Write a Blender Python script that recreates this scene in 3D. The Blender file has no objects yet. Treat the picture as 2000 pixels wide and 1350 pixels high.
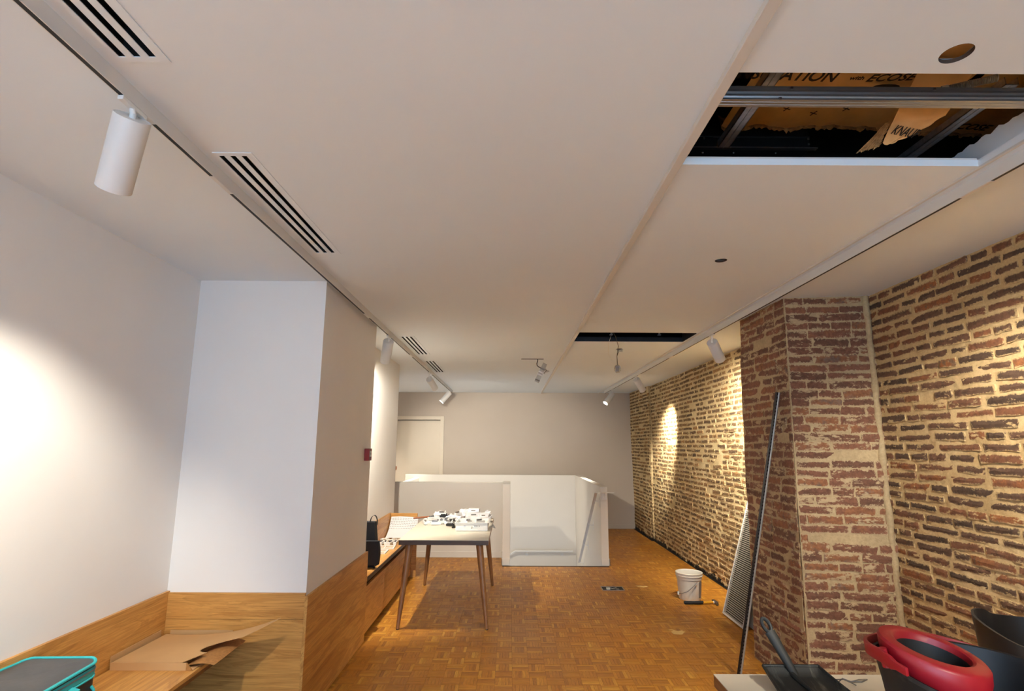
import bpy, math, random
import numpy as np
from mathutils import Vector, Matrix, noise

random.seed(7)
SC = bpy.context.scene
COL = SC.collection
V = Vector

# ------------------------------------------------------------------ camera
F_PX, EYE = 1080.0, 1.6
PITCH, YAW, ROLL = math.atan2(870 - 675, F_PX), math.atan2(2.0, F_PX), 0.005
fw = V((0, math.cos(PITCH), math.sin(PITCH)))
up = V((0, -math.sin(PITCH), math.cos(PITCH)))
rt = V((1, 0, 0))
cr = rt * math.cos(ROLL) + up * math.sin(ROLL)
cu = up * math.cos(ROLL) - rt * math.sin(ROLL)
RZ = Matrix.Rotation(-YAW, 3, 'Z')
cr, cu, fw = RZ @ cr, RZ @ cu, RZ @ fw
cam_data = bpy.data.cameras.new('camera')
cam_data.sensor_width = 36.0
cam_data.lens = 36.0 * F_PX / 2000.0
cam_data.clip_start = 0.05
cam = bpy.data.objects.new('camera', cam_data)
cam.matrix_world = Matrix(((cr.x, cu.x, -fw.x, 0), (cr.y, cu.y, -fw.y, 0), (cr.z, cu.z, -fw.z, EYE), (0, 0, 0, 1)))
COL.objects.link(cam)
SC.camera = cam

# ------------------------------------------------------------------ world, daylight, exposure
world = bpy.data.worlds.new('world')
SC.world = world
world.use_nodes = True
world.node_tree.nodes['Background'].inputs[0].default_value = (0.55, 0.70, 1.0, 1)
world.node_tree.nodes['Background'].inputs[1].default_value = 0.5

def area_light(name, loc, rot, sx, sy, energy, col):
    d = bpy.data.lights.new(name, 'AREA')
    d.shape = 'RECTANGLE'; d.size = sx; d.size_y = sy
    d.energy = energy; d.color = col
    o = bpy.data.objects.new(name, d)
    o.location = loc; o.rotation_euler = rot
    COL.objects.link(o)
    return o

# daylight entering through the shop window behind the camera
area_light('window_daylight', (0.2, -2.75, 1.45), (math.radians(90), 0, 0), 3.4, 2.1, 34, (0.48, 0.73, 1.0))
WARM = (1.0, 0.92, 0.78)
SPOT_W = 80.0

vs = SC.view_settings
SC.display_settings.display_device = 'sRGB'
vs.view_transform = 'Standard'
vs.look = 'None'
vs.gamma = 1.0
vs.use_curve_mapping = False
vs.exposure = 1.87
SC.cycles.use_denoising = True
SC.cycles.use_adaptive_sampling = False
SC.cycles.use_light_tree = False
SC.cycles.time_limit = 1000
SC.cycles.max_bounces = 5
SC.cycles.diffuse_bounces = 4
SC.cycles.glossy_bounces = 2
SC.cycles.sample_clamp_indirect = 6.0
SC.cycles.caustics_reflective = False
SC.cycles.caustics_refractive = False

# ------------------------------------------------------------------ helpers: colours and materials
def lin(h):
    h = h.lstrip('#')
    out = []
    for i in (0, 2, 4):
        c = int(h[i:i + 2], 16) / 255.0
        out.append(c / 12.92 if c <= 0.04045 else ((c + 0.055) / 1.055) ** 2.4)
    return (*out, 1.0)

class NT:
    def __init__(self, name):
        self.mat = bpy.data.materials.new(name)
        self.mat.use_nodes = True
        self.t = self.mat.node_tree
        self.bsdf = self.t.nodes['Principled BSDF']
    def n(self, typ, ins=None, **props):
        nd = self.t.nodes.new('ShaderNode' + typ)
        for k, v in props.items():
            setattr(nd, k, v)
        for k, v in (ins or {}).items():
            if isinstance(v, bpy.types.NodeSocket):
                self.t.links.new(v, nd.inputs[k])
            else:
                nd.inputs[k].default_value = v
        return nd
    def math(self, op, a, b=0.0, c=None):
        ins = {0: a, 1: b}
        if c is not None:
            ins[2] = c
        return self.n('Math', ins, operation=op).outputs[0]
    def ramp(self, fac, stops, mode='LINEAR'):
        nd = self.n('ValToRGB', {0: fac})
        cr_ = nd.color_ramp
        cr_.interpolation = mode
        while len(cr_.elements) < len(stops):
            cr_.elements.new(0.5)
        for e, (p, col) in zip(cr_.elements, stops):
            e.position = p
            e.color = col if len(col) == 4 else (*col, 1)
        return nd.outputs[0]
    def mix(self, fac, a, b, typ='MIX'):
        nd = self.n('Mix', None, data_type='RGBA', blend_type=typ)
        for idx, v in ((0, fac), (6, a), (7, b)):
            if isinstance(v, bpy.types.NodeSocket):
                self.t.links.new(v, nd.inputs[idx])
            else:
                nd.inputs[idx].default_value = v
        return nd.outputs[2]
    def out(self, color=None, rough=None, metal=None, bump=None, bstr=0.2, bdist=0.01, **kw):
        for k, v in (('Base Color', color), ('Roughness', rough), ('Metallic', metal), *kw.items()):
            if v is None:
                continue
            if isinstance(v, bpy.types.NodeSocket):
                self.t.links.new(v, self.bsdf.inputs[k])
            else:
                self.bsdf.inputs[k].default_value = v
        if bump is not None:
            b = self.n('Bump', {'Strength': bstr, 'Distance': bdist, 'Height': bump})
            self.t.links.new(b.outputs[0], self.bsdf.inputs['Normal'])
        return self.mat

def plain(name, h, rough=0.5, metal=0.0, var=0.06, scale=6.0, bump=0.0, bscale=120.0, **kw):
    t = NT(name)
    co = t.n('TexCoord').outputs['Object']
    nz = t.n('TexNoise', {'Vector': co, 'Scale': scale, 'Detail': 4.0}).outputs[0]
    c = lin(h)
    lo = tuple(max(0, x * (1 - var)) for x in c[:3]); hi = tuple(min(1, x * (1 + var)) for x in c[:3])
    col = t.ramp(nz, [(0.3, (*lo, 1)), (0.7, (*hi, 1))])
    b = t.n('TexNoise', {'Vector': co, 'Scale': bscale, 'Detail': 3.0}).outputs[0] if bump else None
    return t.out(col, rough, metal, b, bump, 0.004, **kw)

def oak(name, axis, light='d6a058', dark='a96f30'):
    t = NT(name)
    co = t.n('TexCoord').outputs['Object']
    rnd = t.n('ObjectInfo').outputs['Random']
    off = t.n('CombineXYZ', {0: t.math('MULTIPLY', rnd, 7.0), 1: t.math('MULTIPLY', rnd, 13.0), 2: t.math('MULTIPLY', rnd, 5.0)}).outputs[0]
    va = t.n('VectorMath', {0: co, 1: off}, operation='ADD').outputs[0]
    sc = [9.0, 9.0, 9.0]; sc[axis] = 0.8
    mp = t.n('Mapping', {'Vector': va, 'Scale': sc}).outputs[0]
    n1 = t.n('TexNoise', {'Vector': mp, 'Scale': 1.3, 'Detail': 5.0, 'Roughness': 0.55, 'Distortion': 1.6}).outputs[0]
    sc2 = [170.0, 170.0, 170.0]; sc2[axis] = 6.0
    mp2 = t.n('Mapping', {'Vector': va, 'Scale': sc2}).outputs[0]
    n2 = t.n('TexNoise', {'Vector': mp2, 'Scale': 1.0, 'Detail': 2.0}).outputs[0]
    rings = t.math('FRACT', t.math('MULTIPLY', n1, 7.0))
    c1 = t.ramp(n1, [(0.25, lin(dark)), (0.55, lin(light)), (0.8, lin(dark))])
    c2 = t.ramp(rings, [(0.0, (0.78, 0.74, 0.68, 1)), (0.25, (1, 1, 1, 1)), (0.85, (1, 1, 1, 1)), (1.0, (0.78, 0.74, 0.68, 1))])
    c3 = t.ramp(n2, [(0.3, (0.8, 0.76, 0.7, 1)), (0.6, (1, 1, 1, 1))])
    col = t.mix(1.0, t.mix(0.8, c1, c2, 'MULTIPLY'), c3, 'MULTIPLY')
    return t.out(col, 0.42, 0, n2, 0.12, 0.002)

def parquet_mat():
    t = NT('parquet_wood')
    isl = t.n('NewGeometry').outputs['Random Per Island']
    rnd = t.n('ObjectInfo').outputs['Random']
    k = t.math('FRACT', t.math('ADD', t.math('MULTIPLY', isl, 1.0), t.math('MULTIPLY', rnd, 7.31)))
    base = t.ramp(k, [(0.0, lin('a0661f')), (0.15, lin('b17524')), (0.5, lin('b97d28')), (0.8, lin('c2872e')), (0.95, lin('cd9639')), (1.0, lin('d5a244'))])
    uv = t.n('UVMap').outputs[0]
    off = t.n('CombineXYZ', {0: t.math('MULTIPLY', k, 31.0), 1: t.math('MULTIPLY', isl, 17.0), 2: 0.0}).outputs[0]
    va = t.n('VectorMath', {0: uv, 1: off}, operation='ADD').outputs[0]
    mp = t.n('Mapping', {'Vector': va, 'Scale': (1.2, 9.0, 1.0)}).outputs[0]
    g = t.n('TexNoise', {'Vector': mp, 'Scale': 1.6, 'Detail': 5.0, 'Distortion': 0.4}).outputs[0]
    gc = t.ramp(g, [(0.3, (0.74, 0.70, 0.64, 1)), (0.6, (1.06, 1.03, 1.0, 1))])
    pos = t.n('NewGeometry').outputs['Position']
    worn = t.n('TexNoise', {'Vector': pos, 'Scale': 1.1, 'Detail': 3.0}).outputs[0]
    wc = t.ramp(worn, [(0.35, (0.9, 0.88, 0.86, 1)), (0.7, (1.08, 1.06, 1.03, 1))])
    col = t.mix(1.0, t.mix(1.0, base, gc, 'MULTIPLY'), wc, 'MULTIPLY')
    rg = t.ramp(worn, [(0.3, (0.38, 0.38, 0.38, 1)), (0.75, (0.52, 0.52, 0.52, 1))])
    return t.out(col, rg, 0, g, 0.06, 0.001)

def mortar_mat(name, c0, c1, tar=0.0, bstr=0.6):
    t = NT(name)
    pos = t.n('NewGeometry').outputs['Position']
    a = t.n('TexNoise', {'Vector': pos, 'Scale': 3.0, 'Detail': 6.0, 'Roughness': 0.6}).outputs[0]
    b = t.n('TexNoise', {'Vector': pos, 'Scale': 60.0, 'Detail': 5.0, 'Roughness': 0.7}).outputs[0]
    col = t.ramp(a, [(0.3, lin(c0)), (0.65, lin(c1))])
    col = t.mix(1.0, col, t.ramp(b, [(0.3, (0.82, 0.8, 0.76, 1)), (0.6, (1.04, 1.04, 1.04, 1))]), 'MULTIPLY')
    if tar:
        col = t.mix(tar_mask(t, pos, tar), col, lin('1c1710'))
    return t.out(col, 0.9, 0, b, bstr, 0.006)

def tar_mask(t, pos, h):
    z = t.n('SeparateXYZ', {0: pos}).outputs[2]
    nz = t.n('TexNoise', {'Vector': pos, 'Scale': 7.0, 'Detail': 5.0, 'Roughness': 0.7}).outputs[0]
    lim = t.math('MULTIPLY', t.math('SUBTRACT', nz, 0.33), h)
    return t.ramp(t.math('SUBTRACT', lim, z), [(0.0, (0, 0, 0, 1)), (0.02, (1, 1, 1, 1))])

def brick_mat(name, stops, mcol, smear=0.36, edge=0.10, tar=0.0, soot=0.55, rag=0.65):
    t = NT(name)
    isl = t.n('NewGeometry').outputs['Random Per Island']
    rnd = t.n('ObjectInfo').outputs['Random']
    k = t.math('FRACT', t.math('ADD', isl, t.math('MULTIPLY', rnd, 5.17)))
    pos = t.n('NewGeometry').outputs['Position']
    n1 = t.n('TexNoise', {'Vector': pos, 'Scale': 14.0, 'Detail': 6.0, 'Roughness': 0.65}).outputs[0]
    n2 = t.n('TexNoise', {'Vector': pos, 'Scale': 38.0, 'Detail': 6.0, 'Roughness': 0.7}).outputs[0]
    n3 = t.n('TexNoise', {'Vector': t.n('Mapping', {'Vector': pos, 'Scale': (1, 1, 2.2), 'Location': (3, 5, 7)}).outputs[0], 'Scale': 9.0, 'Detail': 7.0, 'Roughness': 0.68}).outputs[0]
    kk = t.math('ADD', t.math('MULTIPLY', k, 0.85), t.math('MULTIPLY', t.math('SUBTRACT', n1, 0.45), 1.1))
    col = t.ramp(kk, stops)
    col = t.mix(1.0, col, t.ramp(n2, [(0.3, (0.62, 0.6, 0.58, 1)), (0.6, (1.1, 1.08, 1.05, 1))]), 'MULTIPLY')
    col = t.mix(t.ramp(n1, [(soot, (0, 0, 0, 1)), (soot + 0.16, (0.6, 0.6, 0.6, 1))]), col, lin('42342a'))
    uv = t.n('SeparateXYZ', {0: t.n('UVMap').outputs[0]})
    eu = t.math('MULTIPLY', t.math('MINIMUM', uv.outputs[0], t.math('SUBTRACT', 1.0, uv.outputs[0])), 4.0)
    ev = t.math('MINIMUM', uv.outputs[1], t.math('SUBTRACT', 1.0, uv.outputs[1]))
    n4 = t.n('TexNoise', {'Vector': pos, 'Scale': 75.0, 'Detail': 3.0, 'Roughness': 0.7}).outputs[0]
    e = t.math('ADD', t.math('MINIMUM', eu, ev), t.math('ADD', t.math('MULTIPLY', t.math('SUBTRACT', n4, 0.5), rag), t.math('MULTIPLY', t.math('SUBTRACT', n1, 0.5), rag)))
    em = t.ramp(e, [(max(0.0, edge - 0.03), (1, 1, 1, 1)), (edge + 0.13, (0, 0, 0, 1))])
    sm = t.ramp(n3, [(smear, (1, 1, 1, 1)), (smear + 0.04, (0, 0, 0, 1))])
    mask = t.math('MAXIMUM', em, sm)
    mc = t.mix(1.0, lin(mcol), t.ramp(n2, [(0.3, (0.85, 0.83, 0.8, 1)), (0.6, (1, 1, 1, 1))]), 'MULTIPLY')
    col = t.mix(mask, col, mc)
    if tar:
        col = t.mix(tar_mask(t, pos, tar), col, lin('1c1710'))
    return t.out(col, 0.9, 0, n2, 0.6, 0.006)

def metal_mat(name, h, rough=0.35, metal=0.9):
    t = NT(name)
    co = t.n('TexCoord').outputs['Object']
    mp = t.n('Mapping', {'Vector': co, 'Scale': (2.0, 60.0, 60.0)}).outputs[0]
    nz = t.n('TexNoise', {'Vector': mp, 'Scale': 1.0, 'Detail': 3.0}).outputs[0]
    c = lin(h)
    col = t.ramp(nz, [(0.3, (*[x * 0.75 for x in c[:3]], 1)), (0.7, c)])
    return t.out(col, rough, metal, nz, 0.05, 0.002)

def emit_mat(name, col, strength):
    t = NT(name)
    return t.out((0.9, 0.9, 0.9, 1), 0.4, 0, None, **{'Emission Color': (*col, 1), 'Emission Strength': strength})

def dusty(name, base, dust, lo=0.55, hi=0.75, rough=0.5, scale=9.0, stretch=(1, 1, 1)):
    t = NT(name)
    co = t.n('TexCoord').outputs['Object']
    mp = t.n('Mapping', {'Vector': co, 'Scale': stretch}).outputs[0]
    nz = t.n('TexNoise', {'Vector': mp, 'Scale': scale, 'Detail': 8.0, 'Roughness': 0.7}).outputs[0]
    fac = t.ramp(nz, [(lo, (0, 0, 0, 1)), (hi, (1, 1, 1, 1))])
    return t.out(t.mix(fac, lin(base), lin(dust)), rough, 0, nz, 0.1, 0.002)

M = {}
M['paint_white'] = plain('paint_white', 'ebe9e6', 0.75, var=0.015, scale=2.0, bump=0.05, bscale=260)
M['ceiling_paint'] = plain('ceiling_paint', 'e4ebf0', 0.8, var=0.012, scale=1.2, bump=0.03, bscale=260)
M['paint_beige'] = plain('paint_beige', 'c2b6a8', 0.75, var=0.02, scale=2.0, bump=0.05, bscale=260)
M['paint_stair'] = plain('paint_stair', 'dcd6cc', 0.7, var=0.015, scale=2.0)
M['door_paint'] = plain('door_paint', 'd8cdbb', 0.5, var=0.01)
M['white_metal'] = plain('white_metal', 'dcdad6', 0.45, var=0.01)
M['slat_grey'] = plain('slat_grey', 'bdb6a6', 0.5)
M['white_plastic'] = plain('white_plastic', 'e4e3df', 0.35, var=0.03, scale=20)
M['trim_metal'] = plain('trim_metal', 'd6d2cb', 0.45, var=0.02)
M['black'] = plain('black_paint', '0b0b0c', 0.6, var=0.1)
M['duct_black'] = plain('duct_black', '1b1c20', 0.42, 0.3, var=0.15)
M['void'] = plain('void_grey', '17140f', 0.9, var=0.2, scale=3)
M['black_plastic'] = dusty('black_plastic', '121214', '4a463f', 0.60, 0.85, 0.55)
M['dustpan_black'] = dusty('dustpan_black', '0e1110', '6d6a60', 0.56, 0.85, 0.62, 5.0, (6, 1.2, 1))
M['black_fabric'] = plain('black_fabric', '14141a', 0.85, var=0.2, bump=0.3, bscale=300)
M['bin_plastic'] = plain('bin_plastic', '1b1715', 0.5, var=0.25, scale=8)
M['red_plastic'] = dusty('red_plastic', '98131f', 'b5606a', 0.6, 0.9, 0.4, 14.0)
M['red_alarm'] = plain('red_alarm', '8e1a18', 0.4)
M['oak_x'] = oak('oak_grain_across', 0)
M['oak_y'] = oak('oak_grain_along', 1)
M['oak_dark'] = oak('oak_shadow_edge', 1, '7a4c20', '5d3615')  # darker oak copy, edge and underside shade put into its colour
M['edge_shade_brown'] = oak('edge_shade_brown', 1, '4a2e14', '38210d')
M['leg_wood'] = oak('leg_wood', 2, '97683f', '7c5230')
M['table_white'] = plain('table_white', 'c9c0ae', 0.35, var=0.02)
M['table_edge'] = oak('table_edge', 0, '4c382a', '3a281c')
M['table_edge_y'] = oak('table_edge_along', 1, '8a6040', '6a4426')
M['parquet'] = parquet_mat()
M['screed'] = plain('screed', '3a2a1a', 0.9)
M['galv'] = metal_mat('galvanised_steel', 'b9bdc2', 0.38)
M['chrome'] = metal_mat('chrome', '9a958e', 0.42)
M['rail_steel'] = plain('rail_steel', 'a39d93', 0.4, 0.35, var=0.1, scale=20)
M['steel_dark'] = metal_mat('steel_dark', '8a8a8e', 0.35)
M['rubber'] = plain('rubber', '17171a', 0.7)
M['cable_dark'] = plain('cable_dark', '2c2620', 0.6)
M['cable_white'] = plain('cable_white', 'dedbd2', 0.5)
M['conduit'] = plain('conduit_grey', '9c9a96', 0.55)
M['kraft'] = plain('kraft_paper', 'dcb077', 0.7, var=0.16, scale=7, bump=0.35, bscale=22)
M['kraft_ink'] = plain('kraft_ink', '241a10', 0.8)
M['wool'] = plain('glass_wool', 'b98f5c', 0.95, var=0.35, scale=30, bump=1.0, bscale=160)
M['cardboard'] = plain('cardboard', 'c49a68', 0.8, var=0.05, scale=5, bump=0.05, bscale=90)
M['cardboard_edge'] = plain('cardboard_edge', 'a5733d', 0.85, var=0.2, scale=60)
M['teal'] = plain('teal_webbing', '36b5b8', 0.55, var=0.06, bump=0.2, bscale=400)
M['grey_fabric'] = plain('grey_nylon', '4d4d4f', 0.42, var=0.1, scale=14, bump=0.15, bscale=40)
M['dark_nylon'] = plain('dark_nylon', '232327', 0.45, var=0.2, scale=14, bump=0.2, bscale=30)
M['paper'] = plain('paper_white', 'e6e3e4', 0.6, var=0.02)
M['board_core'] = plain('board_core', '4a3a30', 0.9)
M['yellow'] = plain('yellow_paint', 'd99a12', 0.45)
M['brown'] = plain('copper_brown', '8a5230', 0.45)
M['putty'] = plain('putty_cream', 'd9b878', 0.7, var=0.12, scale=40)
M['bucket_white'] = dusty('bucket_white', 'd9d3c6', 'a59b8b', 0.6, 0.85, 0.45, 7.0)
M['ink_grey'] = plain('ink_grey', '77736f', 0.6)
M['lens_on'] = emit_mat('lens_glow', WARM, 9.0)
M['clear'] = NT('clear_plastic').out((0.92, 0.92, 0.9, 1), 0.15, 0, None, **{'Transmission Weight': 0.75, 'IOR': 1.2})
M['glass'] = NT('window_glass').out((1, 1, 1, 1), 0.0, 0, None, **{'Transmission Weight': 1.0, 'IOR': 1.02})

NEAR_STOPS = [(0.0, lin('4a392c')), (0.3, lin('5d4636')), (0.55, lin('714f3a')), (0.8, lin('835539')), (0.95, lin('9c6236')), (1.0, lin('8d6d50'))]
FAR_STOPS = [(0.0, lin('5f4b35')), (0.3, lin('71583c')), (0.6, lin('826743')), (0.85, lin('947048')), (1.0, lin('a97a45'))]
PIER_STOPS = [(0.0, lin('654636')), (0.35, lin('77503d')), (0.65, lin('825742')), (0.85, lin('90603f')), (1.0, lin('7a6355'))]
M['brick_near'] = brick_mat('brick_near', NEAR_STOPS, 'c4a878', 0.365, 0.06, soot=0.54)
M['brick_far'] = brick_mat('brick_far', FAR_STOPS, 'd2ba8c', 0.385, 0.06, tar=0.3, soot=0.6)
M['brick_pier'] = brick_mat('brick_pier', PIER_STOPS, 'b79f7b', 0.395, 0.01, soot=0.60, rag=0.95)
M['mortar_near'] = mortar_mat('mortar_near', 'b79a6a', 'cfb384')
M['mortar_far'] = mortar_mat('mortar_far', 'c6ae7e', 'dcc89c', tar=0.3)
M['mortar_pier'] = mortar_mat('mortar_pier', 'a68f6c', 'bfa880')

# ------------------------------------------------------------------ helpers: meshes and objects
class MB:
    def __init__(self):
        self.v, self.f = [], []
    def add(self, vs, fs):
        b = len(self.v)
        self.v += [V(p) for p in vs]
        self.f += [tuple(b + i for i in f) for f in fs]
        return self
    def box(self, x0, x1, y0, y1, z0, z1):
        return self.add([(x0, y0, z0), (x1, y0, z0), (x1, y1, z0), (x0, y1, z0), (x0, y0, z1), (x1, y0, z1), (x1, y1, z1), (x0, y1, z1)],
                        [(0, 3, 2, 1), (4, 5, 6, 7), (0, 1, 5, 4), (1, 2, 6, 5), (2, 3, 7, 6), (3, 0, 4, 7)])
    def hexa(self, bottom, top):
        return self.add(list(bottom) + list(top), [(0, 3, 2, 1), (4, 5, 6, 7), (0, 1, 5, 4), (1, 2, 6, 5), (2, 3, 7, 6), (3, 0, 4, 7)])
    def obox(self, c, ax, ay, az):
        c, ax, ay, az = V(c), V(ax), V(ay), V(az)
        q = [c + sx * ax + sy * ay - az for sx, sy in ((-1, -1), (1, -1), (1, 1), (-1, 1))]
        return self.hexa(q, [p + 2 * az for p in q])
    def loft(self, loops, cap0=True, cap1=True, closed=True):
        b = len(self.v); n = len(loops[0])
        for lp in loops:
            self.v += [V(p) for p in lp]
        for k in range(len(loops) - 1):
            for i in range(n if closed else n - 1):
                j = (i + 1) % n
                self.f.append((b + k * n + i, b + k * n + j, b + (k + 1) * n + j, b + (k + 1) * n + i))
        if cap0: self.f.append(tuple(b + i for i in reversed(range(n))))
        if cap1: self.f.append(tuple(b + (len(loops) - 1) * n + i for i in range(n)))
        return self
    def tube(self, pts, r, n=8, caps=True):
        pts = [V(p) for p in pts]
        rr = r if isinstance(r, (list, tuple)) else [r] * len(pts)
        loops, prev = [], None
        for i, p in enumerate(pts):
            d = (pts[min(i + 1, len(pts) - 1)] - pts[max(i - 1, 0)]).normalized()
            if prev is None:
                a = d.orthogonal().normalized()
            else:
                a = (prev - d * prev.dot(d))
                a = a.normalized() if a.length > 1e-6 else d.orthogonal().normalized()
            prev = a
            b = d.cross(a)
            loops.append([p + (a * math.cos(2 * math.pi * k / n) + b * math.sin(2 * math.pi * k / n)) * rr[i] for k in range(n)])
        return self.loft(loops, caps, caps)
    def lathe(self, prof, c=(0, 0, 0), n=24, sx=1.0, sy=1.0, cap0=False, cap1=False):
        c = V(c)
        return self.loft([[c + V((r * sx * math.cos(2 * math.pi * k / n), r * sy * math.sin(2 * math.pi * k / n), z)) for k in range(n)] for r, z in prof], cap0, cap1)
    def grid(self, fn, nu, nv, skip=None):
        b = len(self.v)
        for j in range(nv + 1):
            for i in range(nu + 1):
                self.v.append(V(fn(i / nu, j / nv)))
        for j in range(nv):
            for i in range(nu):
                if skip and skip((i + .5) / nu, (j + .5) / nv):
                    continue
                a = b + j * (nu + 1) + i
                self.f.append((a, a + 1, a + nu + 2, a + nu + 1))
        return self
    def strip(self, pts, w, t):
        """flat band along pts: w = half-width vector, t = thickness vector"""
        w, t = V(w), V(t)
        return self.loft([[V(p) - w, V(p) + w, V(p) + w + t, V(p) - w + t] for p in pts])

WM = {}
def link(o, parent=None, world_m=None):
    COL.objects.link(o)
    WM[o.name] = world_m or Matrix()
    if parent is not None:
        o.parent = parent
    return o

def obj(name, mb, mat, parent=None, smooth=False, bevel=0.0, solid=0.0, label=None, kind=None):
    """world-space MB -> one mesh object; under a parent it is brought into the parent's frame"""
    me = bpy.data.meshes.new(name)
    pm = WM[parent.name] if parent is not None else Matrix()
    inv = pm.inverted()
    me.from_pydata([tuple(inv @ p) for p in mb.v], [], mb.f)
    me.materials.append(M[mat] if isinstance(mat, str) else mat)
    if smooth:
        me.polygons.foreach_set('use_smooth', [True] * len(me.polygons))
    o = bpy.data.objects.new(name, me)
    link(o, parent, pm)
    if solid:
        md = o.modifiers.new('solid', 'SOLIDIFY'); md.thickness = solid; md.offset = 0
    if bevel:
        md = o.modifiers.new('bevel', 'BEVEL'); md.width = bevel; md.segments = 2; md.limit_method = 'ANGLE'
    if smooth:
        md = o.modifiers.new('split', 'EDGE_SPLIT'); md.split_angle = math.radians(40)
    if label: o['label'] = label
    if kind: o['kind'] = kind
    return o

def tag(o, label, cat, group=None):
    o['label'] = label; o['category'] = cat
    if group: o['group'] = group
    return o

def thing(name, label, cat, loc=(0, 0, 0), group=None, rot=None):
    o = bpy.data.objects.new(name, None)
    o.empty_display_size = 0.1
    m = Matrix.Translation(V(loc)) @ (rot.to_4x4() if rot else Matrix())
    o.matrix_world = m
    link(o, None, m)
    return tag(o, label, cat, group)

def struct(name, mb, mat, parent=None, **kw):
    o = obj(name, mb, mat, parent, **kw)
    if parent is None:
        o['kind'] = 'structure'
    return o

def arc(c, r, a0, a1, n, ux=(1, 0, 0), uy=(0, 0, 1)):
    c, ux, uy = V(c), V(ux), V(uy)
    return [c + ux * (r * math.cos(a0 + (a1 - a0) * i / n)) + uy * (r * math.sin(a0 + (a1 - a0) * i / n)) for i in range(n + 1)]

ZC = 2.66      # ceiling height
XL = -2.047    # plastered wall
XCOL = -1.217  # column flank
YC0, YC1 = 3.52, 4.90
XREC, YREC = -1.50, 7.40
YFAR = 11.3

# ================================================================== SETTING
# ---------------- floor slab and parquet
def in_void(x, y):
    if 0.0 < x < 1.245 and 7.9 < y < 10.95: return True
    if -1.75 < x <= 0.0 and 8.47 < y < 10.95: return True
    return False

fl = MB()
for x0, x1, y0, y1 in ((-3.3, 2.75, -2.7, 7.9), (-3.3, 0.0, 7.9, 8.47), (1.30, 2.75, 7.9, 8.47), (-3.3, -1.75, 8.47, 11.5), (1.30, 2.75, 8.47, 11.5), (-1.75, 1.30, 10.95, 11.5)):
    fl.box(x0, x1, y0, y1, -0.06, -0.005)
floor = struct('floor', fl, 'screed')

S = 0.12
def block_mesh(vertical, seed):
    rg = random.Random(seed)
    vs_, fs_, uvs = [], [], []
    g = 0.0006; w = S / 5
    for k in range(5):
        a0, a1 = -S / 2 + k * w + g, -S / 2 + (k + 1) * w - g
        l0, l1 = -S / 2 + g, S / 2 - g
        zt = rg.uniform(-0.0007, 0.0)
        x0, x1, y0, y1 = (a0, a1, l0, l1) if vertical else (l0, l1, a0, a1)
        b = len(vs_)
        vs_ += [(x0, y0, -0.006), (x1, y0, -0.006), (x1, y1, -0.006), (x0, y1, -0.006), (x0, y0, zt), (x1, y0, zt), (x1, y1, zt), (x0, y1, zt)]
        for f in ((4, 5, 6, 7), (0, 1, 5, 4), (1, 2, 6, 5), (2, 3, 7, 6), (3, 0, 4, 7)):
            fs_.append(tuple(b + i for i in f))
            for i in f:
                p = vs_[b + i]
                uvs.append(((p[1] if vertical else p[0]) / S, (p[0] if vertical else p[1]) / S))
    return vs_, fs_, uvs

def mesh_uv(name, vs_, fs_, uvs, mat):
    me = bpy.data.meshes.new(name)
    me.from_pydata(vs_, [], fs_)
    ul = me.uv_layers.new(name='UVMap')
    ul.data.foreach_set('uv', np.array(uvs, dtype=np.float32).ravel())
    me.materials.append(mat)
    return me

BLK = {(o, k): block_mesh(o, 10 * k + o) for o in (0, 1) for k in range(4)}
BLKM = {key: mesh_uv('parquet_block', *d, M['parquet']) for key, d in BLK.items()}
cells = []
rb = random.Random(3)
for j in range(int((YFAR + 2.5) / S) + 1):
    for i in range(int((2.6 + 3.2) / S) + 1):
        x, y = -3.18 + i * S + 0.02, -2.44 + j * S
        if y > YFAR or x > 2.6 or in_void(x - .05, y - .05) or in_void(x + .05, y + .05) or in_void(x - .05, y + .05) or in_void(x + .05, y - .05):
            continue
        if x < XCOL - 0.05 and y < YREC - 0.1: continue
        if y < 4.0 and x > 2.55: continue
        cells.append((x, y, (i + j) % 2, rb.randrange(4)))
def seen_cell(c):
    x, y = c[0], c[1]
    return y > 3.95 and x > XCOL and x < 0.45 * y and not (x > 1.88 and y < 4.75)
front = sorted([c for c in cells if seen_cell(c)], key=lambda c: c[1])[:300]
fs_set = set((c[0], c[1]) for c in front)
for x, y, o, k in front:
    b = bpy.data.objects.new('parquet_block', BLKM[(o, k)])
    b.location = (x, y, 0)
    link(b, floor)
vs_, fs_, uvs = [], [], []
for x, y, o, k in cells:
    if (x, y) in fs_set: continue
    bv, bf, bu = BLK[(o, k)]
    n0 = len(vs_)
    vs_ += [(p[0] + x, p[1] + y, p[2]) for p in bv]
    fs_ += [tuple(i + n0 for i in f) for f in bf]
    uvs += bu
rest = bpy.data.objects.new('parquet_field', mesh_uv('parquet_field', vs_, fs_, uvs, M['parquet']))
rest['kind'] = 'stuff'
link(rest, floor)

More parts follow.
